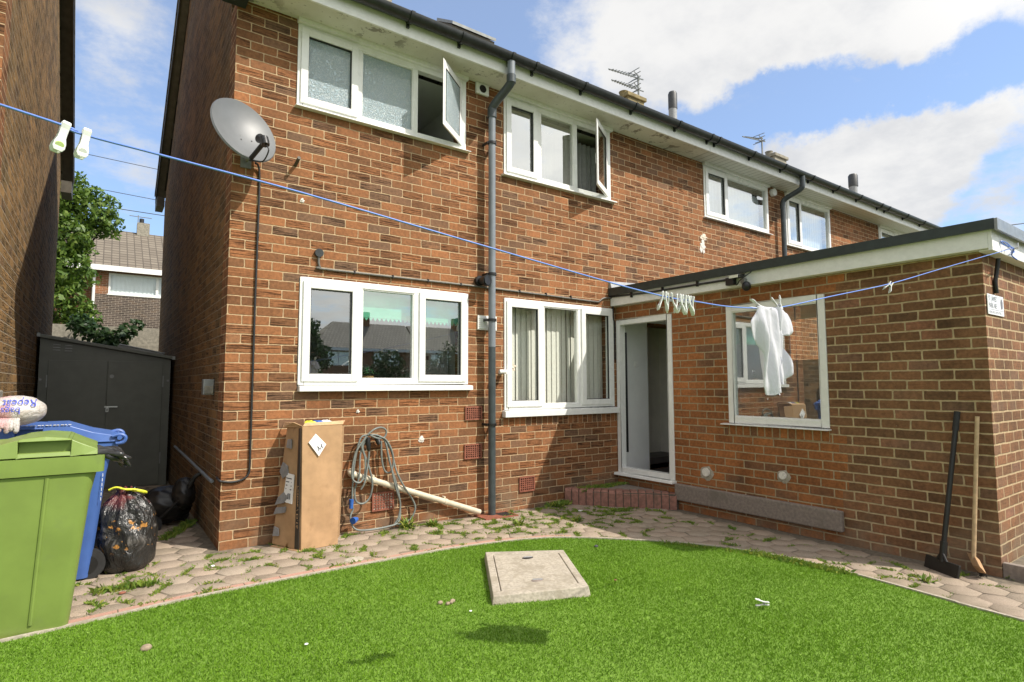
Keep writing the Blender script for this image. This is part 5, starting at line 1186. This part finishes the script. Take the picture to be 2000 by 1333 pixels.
for (x, y) in ((-.36, .95), (-.30, 1.22), (-.12, 1.28)): 
    w_ = MB().tube([(x, y-.015, .07), (x, y+.015, .07)], .07, 20).build('wheel', 'rubber', pc, smooth=40); MB().tube([(x, y-.018, .07), (x, y-.0155, .07)], .025, 14).build('hub', 'alu', w_)

# ------------------------------------------------------------------ washing line, pegs, garment
LP = [(-2.2, -3.30, 2.02), (-.977, -3.351, 1.828+.0), (-.853, -3.357, 1.800), (-.686, -3.365, 1.783), (-.362, -3.38, 1.75), (.183, -3.405, 1.681), (.696, -3.429, 1.617), (.987, -3.442, 1.588), (1.15, -3.45, 1.583), (1.359, -3.459, 1.577), (1.572, -3.469, 1.585), (1.768, -3.478, 1.605), (2.167, -3.497, 1.684), (2.816, -3.527, 1.812), (3.498, -3.558, 1.971), (4.415, -3.70, 2.201)]
wl = thing('washing_line', 'blue washing line strung across the garden to the extension corner', 'washing line', (1.5, -3.47, 1.57))
MB().tube(catmull(LP, 6), .0027, 7).build('line', 'line', wl, smooth=60)
b = MB(); b.tube(catmull([(4.415, -3.70, 2.20), (4.36, -3.66, 2.225), (4.33, -3.655, 2.245), (4.45, -3.655, 2.25), (4.60, -3.652, 2.225), (4.62, -3.652, 2.205), (4.52, -3.66, 2.19), (4.42, -3.70, 2.195), (4.55, -3.655, 2.175), (4.68, -3.652, 2.16)], 6), .0045, 6); b.build('knot', 'line', wl)
MB().tube([(4.43, -3.60, 2.20), (4.43, -3.72, 2.20), (4.43, -3.72, 2.235)], .005, 6).build('hook', 'steel', wl)
def line_at(x):
    for a, c in zip(LP[:-1], LP[1:]):
        if a[0] <= x <= c[0]: t_ = (x-a[0])/(c[0]-a[0]); return Vector(a).lerp(Vector(c), t_)
def make_peg(label, pad=True):
    t_ = thing('clothes_peg', label, 'clothes peg', (0, 0, 0), 'clothes pegs')
    for s in (-1, 1):
        b = MB(); rg_ = []
        for (z, w_, y, th) in [(.024, .0075, .0035, .004), (.018, .009, .0050, .005), (.006, .0085, .0040, .005), (-.006, .008, .0050, .005), (-.018, .0085, .0085, .004), (-.030, .0115, .0125, .004), (-.042, .012, .0150, .004), (-.050, .008, .0165, .003)]:
            rg_.append([(-w_, s*y, z), (w_, s*y, z), (w_, s*(y+th), z), (-w_, s*(y+th), z)])
        b.loft(rg_); o = b.build('arm', 'peg', t_, bevel=.0015)
        b = MB(); b.tube([(0, s*.0165, -.036), (0, s*.0188, -.0365)], [.0095, .008], 14); b.build('grip_pad', 'pegpad' if pad else 'peg', o)
    b = MB(); b.tube([(-.009, 0, -.004), (.009, 0, -.004)], .0055, 10); b.build('spring', 'pegdk', t_, smooth=40)
    return t_
PEG = make_peg('peg with pale green pads, leftmost of those on the line')
first = [True]
def place_peg(x, rx, ry, rz, label, dz=0, loc=None, sc=1.0, plain=False):
    o = PEG if first[0] else copy_tree(PEG); first[0] = False
    o['label'] = label; p = line_at(x) if loc is None else Vector(loc)
    o.location = (p.x, p.y, p.z-.008+dz); o.rotation_euler = (R(rx), R(ry), R(rz)); o.scale = (sc, sc, sc)
    if plain:
        for a in o.children:
            for c in a.children:
                if c.name.startswith('grip_pad'): c.material_slots[0].link = 'OBJECT'; c.material_slots[0].material = M['peg']
    return o
place_peg(-.872, 10, 12, 15, 'peg with pale green pads, leftmost of those on the line', sc=.93)
place_peg(-.834, 8, 8, 12, 'all-white peg beside the green-padded one at the left end of the line', sc=.90, plain=True)
for i, (x, a) in enumerate([(.975, 4), (1.012, -6), (1.06, 8), (1.085, -4), (1.108, 3), (1.13, -7)]):
    place_peg(x, rnd.uniform(-8, 8), a, 62+rnd.uniform(-15, 15), 'white peg in the bunch hanging above the back door', dz=.002, sc=1.05, plain=True)['group'] = 'pegs bunched on the line'
place_peg(2.80, 40, 20, 60, 'lone tilted white peg on the right stretch of the line', sc=1.0, plain=True)
place_peg(1.58, 110, 0, 70, 'white peg lying over at the left shoulder of the white garment', dz=.012, plain=True)
place_peg(1.735, 165, 15, 40, 'white peg sticking up at the right shoulder of the white garment', dz=.012, plain=True)
place_peg(0, 90, 0, 35, 'pale peg dropped on the artificial lawn', loc=(2.34, -2.985, .018), plain=True)
gr_ = thing('baby_romper', 'small white garment pegged on the washing line before the extension window', 'garment', (1.66, -3.47, 1.25))
def sheet(name, out, y_off, bulge, ph, NC=30, NR=44):
    """hanging cloth piece from its outline, with its own folds and two faces"""
    def span(v):
        xs = [xa_+(xb_-xa_)*(v-ya_)/(yb2-ya_) for (xa_, ya_), (xb_, yb2) in zip(out, out[1:]+out[:1]) if (ya_ <= v) != (yb2 <= v)]
        return (min(xs), max(xs)) if len(xs) > 1 else None
    lo, hi = min(p[1] for p in out), max(p[1] for p in out); fr_, bk2 = [], []
    for j in range(NR):
        v = lo+.5+(hi-lo-1)*j/(NR-1); a, c = span(v); t_ = (v-262)/690; fa, fb = [], []
        for i in range(NC+1):
            q = i/NC; px_ = a+(c-a)*q; w_ = 4*q*(1-q)
            f_ = (.015*math.sin(px_*.060+v*.003+ph)+.009*math.sin(px_*.110-v*.005+ph*2))*min(1, t_*2+.2)+.010*max(0, math.sin(px_*.03-v*.004+ph*1.7))**4
            u = 1.665+(px_-430)*.00092; z = 1.592-(v-262)*.000556+.006*math.sin(px_*.03); yl = line_at(max(1.4, min(1.9, u))).y+y_off
            fa.append((u, yl-bulge*w_-f_, z)); fb.append((u, yl+bulge*w_*.6-f_+.003, z))
        fr_.append(fa); bk2.append(fb[::-1])
    MB().loft([f_+k_ for f_, k_ in zip(fr_, bk2)], caps=True).build(name, 'cloth', gr_, smooth=60)
sheet('garment_body', [(285, 263), (400, 257), (455, 285), (470, 330), (462, 430), (466, 560), (482, 700), (474, 800), (470, 935), (400, 955), (350, 955), (330, 890), (315, 760), (305, 640), (265, 520), (245, 400), (272, 355), (288, 300)], -.02, .014, .4)
sheet('garment_skirt', [(430, 330), (500, 400), (540, 480), (560, 580), (587, 720), (580, 790), (545, 850), (520, 880), (470, 892), (450, 700), (440, 500)], .010, .008, 2.1)
sheet('garment_sleeve', [(400, 258), (520, 260), (558, 288), (588, 385), (596, 432), (575, 455), (560, 472), (530, 478), (500, 492), (470, 440), (440, 350)], -.006, .014, 4.4)
# ------------------------------------------------------------------ small litter
def pebble(name, x, y, r_, mt, label, cat, grp=None, seed=1, fl=.7, z=.014):
    return solo(name, MB().blob((x, y, gz(x)+z), r_, r_*.8, r_*fl, 14, 10, crumple(seed, .15, 3)), mt, label, cat, grp, smooth=60)
for i, (x, y, r_) in enumerate([(.850, -1.90, .016), (.880, -1.935, .014), (.905, -1.93, .012), (.922, -1.915, .017)]): pebble('pebble', x, y, r_, 'stone', 'small pale pebble in the cluster on the lawn left of the concrete cover', 'pebble', 'pebbles clustered on the lawn', i)
pebble('pebble', -.556, -1.65, .024, 'stone', 'single brownish pebble on the lawn near the green bin', 'pebble', None, 9)
pebble('litter_scrap', .067, -2.02, .010, 'label', 'tiny white scrap on the lawn in front of the green bin side', 'litter', None, 4, .4)
pebble('litter_scrap', .93, -2.10, .009, 'label', 'tiny white scrap on the lawn just before the pebble cluster', 'litter', None, 4, .4)
pebble('litter_scrap', 2.444, -1.51, .018, 'ink', 'small black lump on the lawn by the far kerb corner', 'litter', None, 5, .6)
pebble('litter_scrap', 1.98, -2.17, .010, 'terra', 'small orange scrap on the lawn right of the concrete cover', 'litter', None, 6, .4)
pebble('litter_scrap', -.10, -.42, .014, 'label', 'crumpled white scrap on the paving before the house corner', 'litter', None, 7, .5, .006)
pebble('litter_scrap', -.62, -.70, .020, 'terra', 'orange scrap on the paving beside the green bin', 'litter', None, 8, .35, .006)
pebble('litter_scrap', 3.29, -.40, .030, 'label', 'flat white scrap on the paving in front of the doorstep', 'litter', None, 2, .15, .006)
pebble('broken_stone', .76, -.78, .075, 'conc', 'pale broken paver piece beside the lawn kerb', 'stone', None, 3, .12, .002)

# ------------------------------------------------------------------ weeds
def tuft(cx, cy, n, spread, h, lean=1.0):
    P = np.c_[rg.normal(cx, spread, n), rg.normal(cy, spread*.6, n)]; return P, rg.uniform(.4, 1, n)*h
TP, TH = [], []
spots = []
for _ in range(2600):
    x, y = rg.uniform(-1.1, 4.1), rg.uniform(-3.6, -.05)
    if inside_lawn(x, y) or y > -.05: continue
    if x > 3.95 and y > -3.2: continue
    w_ = math.exp(-((x-2.7)/.9)**2)*math.exp(-((y+.6)/.45)**2)*1.6+.34*(x < 2)+.32
    if rg.random() > w_*.5: continue
    # snap to a paver joint
    c_ = round(x/(rad*1.5)); r_ = round((y-(c_ % 2)*rad*.866)/(rad*1.732)); hx, hy = c_*rad*1.5, r_*rad*1.732+(c_ % 2)*rad*.866
    a = round(math.atan2(y-hy, x-hx)/(math.pi/3)-.5)*math.pi/3+math.pi/6; s = rg.uniform(-.5, .5)*rad
    jx, jy = hx+rad*.87*math.cos(a)-math.sin(a)*s, hy+rad*.87*math.sin(a)+math.cos(a)*s
    if inside_lawn(jx, jy-.03) or jy > -.03: continue
    spots.append((jx, jy, a))
spots = spots[:340]
for jx, jy, a in spots:
    n = int(rg.integers(20, 90)); t_ = rg.normal(0, rg.uniform(.02, .06), n)
    TP.append(np.c_[jx-math.sin(a)*t_+rg.normal(0, .006, n), jy+math.cos(a)*t_+rg.normal(0, .006, n)]); TH.append(rg.uniform(.4, 1, n)*rg.uniform(.012, .036))
for (a, b_, n, h) in [((3.32, -2.28), (3.42, -2.95), 900, .055), ((3.0, -1.70), (3.32, -2.3), 500, .04), ((-.75, -.62), (-.45, -.60), 260, .06), ((3.15, -.06), (3.42, -.05), 320, .07), ((3.55, -.10), (4.2, -.16), 700, .05), ((-.30, .55), (-.05, 1.1), 500, .06), ((3.55, -.58), (3.7, -.66), 150, .05)]:
    s = rg.random(n); TP.append(np.c_[a[0]+(b_[0]-a[0])*s+rg.normal(0, .022, n), a[1]+(b_[1]-a[1])*s+rg.normal(0, .022, n)]); TH.append(rg.uniform(.35, 1, n)*h)
TP = np.vstack(TP); TH = np.concatenate(TH)
zz = gz(TP[:, 0]); zz = np.where((TP[:, 0] > 3.5) & (TP[:, 1] > -.22), .10, zz)
tag(blades('joint_weeds', np.c_[TP, zz-.012], TH+.012, rg.uniform(.002, .0042, len(TH)), 'weed', lean=1.0), 'grass and moss growing in the joints of the paving', 'weeds', kind='stuff')
def leafy(cx, cy, n, r_, h, label, sz=.03):
    V, F, Rv = [], [], []
    for i in range(n):
        a = rnd.uniform(0, 6.283); el = rnd.uniform(.2, 1.2); d_ = Vector((math.cos(a)*math.cos(el), math.sin(a)*math.cos(el), math.sin(el))); p0 = Vector((cx+rnd.gauss(0, r_*.3), cy+rnd.gauss(0, r_*.3), gz(cx)-.005)); L = rnd.uniform(.5, 1)*h
        s_ = Vector((-math.sin(a), math.cos(a), 0))*sz*rnd.uniform(.15, .32); b0 = len(V); m_ = p0+d_*L*.55; tp = p0+d_*L+Vector((0, 0, -.25*L*math.cos(el)))
        V += [p0, m_+s_, tp, m_-s_]; F.append((b0, b0+1, b0+2, b0+3)); Rv.append(rnd.random())
    V = [v-Vector((cx, cy, gz(cx))) for v in V]
    o = rmesh('weed_plant', [tuple(v) for v in V], F, Rv, 'weed'); o.location = (cx, cy, gz(cx)); return tag(o, label, 'weed', 'leafy weeds in the paving')
leafy(1.50, -.10, 90, .05, .15, 'leafy weed at the wall foot inside the loop of grey cable')
leafy(1.72, -.17, 110, .055, .10, 'round leafy weed on the paving below the slanting white pipe')
leafy(1.63, -.42, 70, .07, .06, 'flat spreading weed on the paving between the slanting pipe and the lawn')
leafy(2.40, -.55, 90, .06, .08, 'leafy weed on the paving straight before the drain gully')
leafy(2.95, -.72, 80, .05, .08, 'leafy weed on the paving in front of the doorstep')
leafy(3.24, -.10, 140, .07, .09, 'thick weed clump at the wall foot beside the doorstep')
leafy(3.72, -3.30, 40, .05, .07, 'sprawling weed on the paving before the floor scraper')
leafy(4.29, -3.60, 40, .03, .06, 'small weed at the extension corner by the planter')

# ------------------------------------------------------------------ beyond the gap between the houses
BH = thing('far_house', 'distant house with a grey tiled roof seen between the two gables', 'house', (3, 27, 0))
BY = 24.0
w_ = MB(); wall_grid(w_, lambda u, d_, v: (u, BY-d_, v), -1.07, 8, -.3, 6.05, .3, [(-.60, 2.9, 5.03, 5.90)]); w_.build('wall', 'brick_far', BH)
MB().box(-2.6, -1.075, BY+1.2, BY+1.4, -.3, 6.05).build('side_wall', 'brick_far', BH)
MB().box(-1.07, 8, BY-.03, BY-.004, -.3, 5.0).build('grey_cladding', 'brick_grey', BH)
zr2 = 8.40
b = MB()
for x0, x1 in ((-2.6, 8.2),): b.hexa([(x0, BY-.4, 6.06), (x1, BY-.4, 6.06), (x1, BY+3.5, zr2), (x0, BY+3.5, zr2), (x0, BY-.4, 6.16), (x1, BY-.4, 6.16), (x1, BY+3.5, zr2+.1), (x0, BY+3.5, zr2+.1)]); b.hexa([(x0, BY+3.5, zr2), (x1, BY+3.5, zr2), (x1, BY+7.4, 6.06), (x0, BY+7.4, 6.06), (x0, BY+3.5, zr2+.1), (x1, BY+3.5, zr2+.1), (x1, BY+7.4, 6.16), (x0, BY+7.4, 6.16)])
br = b.build('roof', 'tiles_far', BH)
MB().box(-2.6, 8.2, BY-.44, BY-.405, 5.92, 6.14).build('fascia', 'paint', BH); MB().tube([(-1.09, BY-.10, 5.9), (-1.09, BY-.10, -.2)], .05, 10).build('downpipe', 'paint', BH)
c1 = MB().box(.42, .92, BY+3.2, BY+3.8, 8.2, 8.95).build('chimney', 'chim_grey', br); MB().tube([(.6, BY+3.5, 8.95), (.6, BY+3.5, 9.2)], .10, 10).build('chimney_pot', 'black', c1) if False else MB().tube([(.6, BY+3.5, 8.951), (.6, BY+3.5, 9.2)], .10, 10).build('flue', 'black', br)
mB = lambda u, d_, v: (u, BY-d_, v)
window(BH, mB, -.60, 2.9, 5.03, 5.90, [(-.54, 1.08, 'f'), (1.16, 2.84, 'f')], (-.64, 2.95, .05, .06), fw_=.06, pane='glass_low')
bl = MB(); r0, r1 = [], []
for i in range(81): x = -.56+3.4*i/80; y = BY+.10+.012*math.sin(i*1.7); r0.append((x, y, 5.05)); r1.append((x, y, 5.88))
bl.loft([r0, r1], closed=False, caps=False); bl.build('net_blind', 'curtain_w', BH)
a_ = thing('tv_aerial', 'small aerial on the chimney of the distant house', 'aerial', (.45, BY+3.5, 8.9)); MB().tube([(.45, BY+3.45, 8.96), (.45, BY+3.45, 9.35)], .02, 6).build('mast', 'alu', a_); b = MB(); b.tube([(.1, BY+3.45, 9.28), (1.0, BY+3.45, 9.28)], .018, 6); b.build('boom', 'alu', a_)
solo('garden_wall', MB().box(-4.5, 3.0, 9.0, 9.2, -.3, 2.42), 'chim_grey', 'grey rendered wall behind the metal shed', 'wall')
for i, (A_, B_) in enumerate([((-1.134, 9, 5.807), (-.011, 9, 5.764)), ((-1.204, 9, 5.161), (-.004, 9, 5.109)), ((-.609, 9, 4.806), (.209, 9, 4.798))]):
    kf = [1.25, 1.25, 1.4][i]; A_, B_ = CAM+(Vector(A_)-CAM)*kf, CAM+(Vector(B_)-CAM)*kf; dd = B_-A_
    P = [A_-dd*4.5, A_-dd*2, A_, B_, B_+dd*2.5]; P = [Vector((p.x, p.y, p.z+.02*((p-A_).length)**1.0*(0))) for p in P]
    solo('overhead_wire', MB().tube(P, .008 if i < 2 else .011, 5), 'cable', ['uppermost overhead wire crossing the gap between the houses', 'middle overhead wire crossing the gap, starting by the left eaves', 'lowest overhead wire crossing the gap just above the far chimney'][i], 'wire')
solo('overhead_wire', MB().tube([(9.0, -2.0, 3.39), (12.4, -2.3, 4.05), (20, -2.9, 5.4)], .008, 5), 'cable', 'thin overhead wire in the sky right of the extension roof', 'wire')
def leaves(clumps, n, sz, seed=1, squash=.9):
    r0 = np.random.default_rng(seed); V = []; tot = sum(c[3]**2.3 for c in clumps); Rv = []
    for (x, y, z, r_) in clumps:
        k_ = int(n*r_**2.3/tot); d_ = r0.normal(size=(k_, 3)); d_ /= np.linalg.norm(d_, axis=1)[:, None]; rr_ = r_*(.45+.62*r0.random(k_)**.45)*(1+.22*np.sin(d_[:, 0]*6+x*3)*np.cos(d_[:, 2]*5+z*2))
        p = np.array([x, y, z])+d_*rr_[:, None]*[1, 1, squash]
        u = r0.normal(size=(k_, 3)); u /= np.linalg.norm(u, axis=1)[:, None]; w_ = np.cross(u, d_+.5*r0.normal(size=(k_, 3))); w_ /= np.linalg.norm(w_, axis=1)[:, None]+1e-9
        s = sz*r0.uniform(.6, 1.3, k_)[:, None]; tipd = np.array([0, 0, -.25])*s
        V.append(np.stack([p-u*s, p+w_*s*.5, p+u*s+tipd, p-w_*s*.5], 1)); Rv.append(np.clip(r0.normal(.45, .28, k_), 0, 1))
    return np.concatenate(V), np.concatenate(Rv)
def tree(name, label, cat, base, clumps, n, sz, mt, trunk, seed=1):
    t_ = thing(name, label, cat, base); V, Rv = leaves(clumps, n, sz, seed); V = V-np.array(base)
    rmesh('crown', V.reshape(-1, 3), np.arange(len(V)*4).reshape(-1, 4), Rv, mt, t_)
    b = MB(); bx, by, bz = base; top = max(c[2] for c in clumps); r_ = trunk
    b.tube([(bx, by, bz-.1), (bx+.03, by, bz+(top-bz)*.3), (bx-.02, by, bz+(top-bz)*.6)], [r_, r_*.75, r_*.5], 10)
    for (x, y, z, cr) in clumps: z0 = bz+(z-bz)*.45; b.tube([(bx, by, z0), ((bx+x)/2, (by+y)/2, (z0+z)/2+.1), (x, y, z)], [r_*.45, r_*.3, r_*.12], 6)
    b.build('trunk', 'bark', t_, smooth=50); return t_
tree('garden_tree', 'leafy green tree behind the left house, in front of the distant roof', 'tree', (-2.1, 11.6, -.2), [(-1.15, 11.3, 5.25, .55), (-.82, 11.6, 5.05, .36), (-1.62, 11.2, 5.55, .55), (-1.5, 11.0, 4.5, .55), (-1.45, 10.9, 3.75, .52), (-1.5, 10.8, 3.0, .48), (-1.15, 10.9, 2.75, .33), (-2.3, 11.5, 5.4, .8), (-2.4, 11.6, 4.2, .9), (-2.3, 11.3, 3.0, .7)], 17000, .065, 'leaf', .12, 3)
tree('dark_shrub', 'dark large-leaved shrub rising behind the shed roof', 'shrub', (-.65, 8.5, -.2), [(-.85, 8.5, 2.22, .20), (-.55, 8.45, 2.12, .20), (-.38, 8.5, 2.30, .15), (-.22, 8.55, 2.44, .11), (-.70, 8.4, 1.9, .25), (-1.1, 8.6, 2.40, .20)], 1300, .060, 'leaf_dark', .04, 5)

# ------------------------------------------------------------------ across the gardens behind the viewer, seen mirrored in the panes
for i, (x0, ln_) in enumerate(((13.5, 9.5), (23.2, 9.5), (32.9, 9.5))):
    o = thing('far_house', ['end house of the facing terrace across the gardens', 'middle house of the facing terrace across the gardens', 'last house of the facing terrace across the gardens'][i], 'house', (x0+ln_/2, -46, 0), 'houses facing across the gardens')
    m_ = lambda u, d_, v: (u, -43+d_, v); x1 = x0+ln_; wn = [(x0+1.0, x0+3.2, 2.9, 4.1), (x0+5.2, x0+7.6, 2.9, 4.1), (x0+1.0, x0+3.2, .7, 1.9), (x0+5.2, x0+7.6, .7, 1.9)]
    w_ = MB(); wall_grid(w_, m_, x0, x1, -.3, 4.4, .3, wn); w_.box(x0, x0+.3, -49, -43.301, -.3, 4.4); w_.box(x1-.3, x1, -49, -43.301, -.3, 4.4); w_.build('wall', 'brick_far', o)
    for a in wn: window(o, m_, *a, [(a[0]+.06, (a[0]+a[1])/2-.03, 'f'), ((a[0]+a[1])/2+.03, a[1]-.06, 'f')], None, fw_=.07)
    for a in wn: MB().box(a[0]+.05, a[1]-.05, -43.24, -43.22, a[2], a[3]).build('net_blind', 'curtain_w', o)
    b = MB(); hx = x0+(2.5 if i == 0 else 0); b.add([(x0-.2, -42.6, 4.35), (x1, -42.6, 4.35), (x1, -46, 6.9), (hx, -46, 6.9)], [(0, 1, 2, 3)]); b.add([(x0-.2, -49.4, 4.35), (x1, -49.4, 4.35), (x1, -46, 6.9), (hx, -46, 6.9)], [(3, 2, 1, 0)]); b.add([(x0-.2, -42.6, 4.35), (hx, -46, 6.9), (x0-.2, -49.4, 4.35)], [(0, 1, 2)]); rr_ = b.build('roof', 'tiles', o)
    MB().box(x0-.2, x1, -42.59, -42.55, 4.15, 4.4).build('fascia', 'paint', o); MB().box(x0+5.0, x0+5.8, -46.3, -45.6, 6.5, 7.9).build('chimney', 'brick_far', rr_)
tree('garden_tree', 'dark tree at the far end of the gardens opposite', 'tree', (9.0, -32, 0), [(9, -32, 4.4, 1.6), (8, -32, 3.2, 1.5), (9.8, -31.5, 3.0, 1.4)], 5000, .16, 'leaf_dark', .2, 8)
for i, (x, s) in enumerate(((3.4, .9), (6.5, .84), (8.8, .95))):
    tree('garden_shrub', ['leafy shrub at the garden fence opposite, nearest the bins', 'tallest leafy shrub at the garden fence opposite', 'leafy shrub at the garden fence opposite, farthest right'][i], 'shrub', (x, -12, -.1), [(x, -12, 1.0*s, .8*s), (x+.6, -12.1, 1.5*s, .7*s), (x-.5, -11.9, 1.7*s, .6*s), (x+.1, -12, 2.3*s, .55*s)], 4200, .06, 'leaf_dark', .06, 20+i)
fb = MB(); 
for i in range(60): x = -4+i*.25; fb.box(x, x+.238, -13.06, -13.03-.008*(i % 2), -.2, 1.55)
tag(fb.build('board_fence', 'fence', None), 'brown board fence along the end of the garden', 'fence')
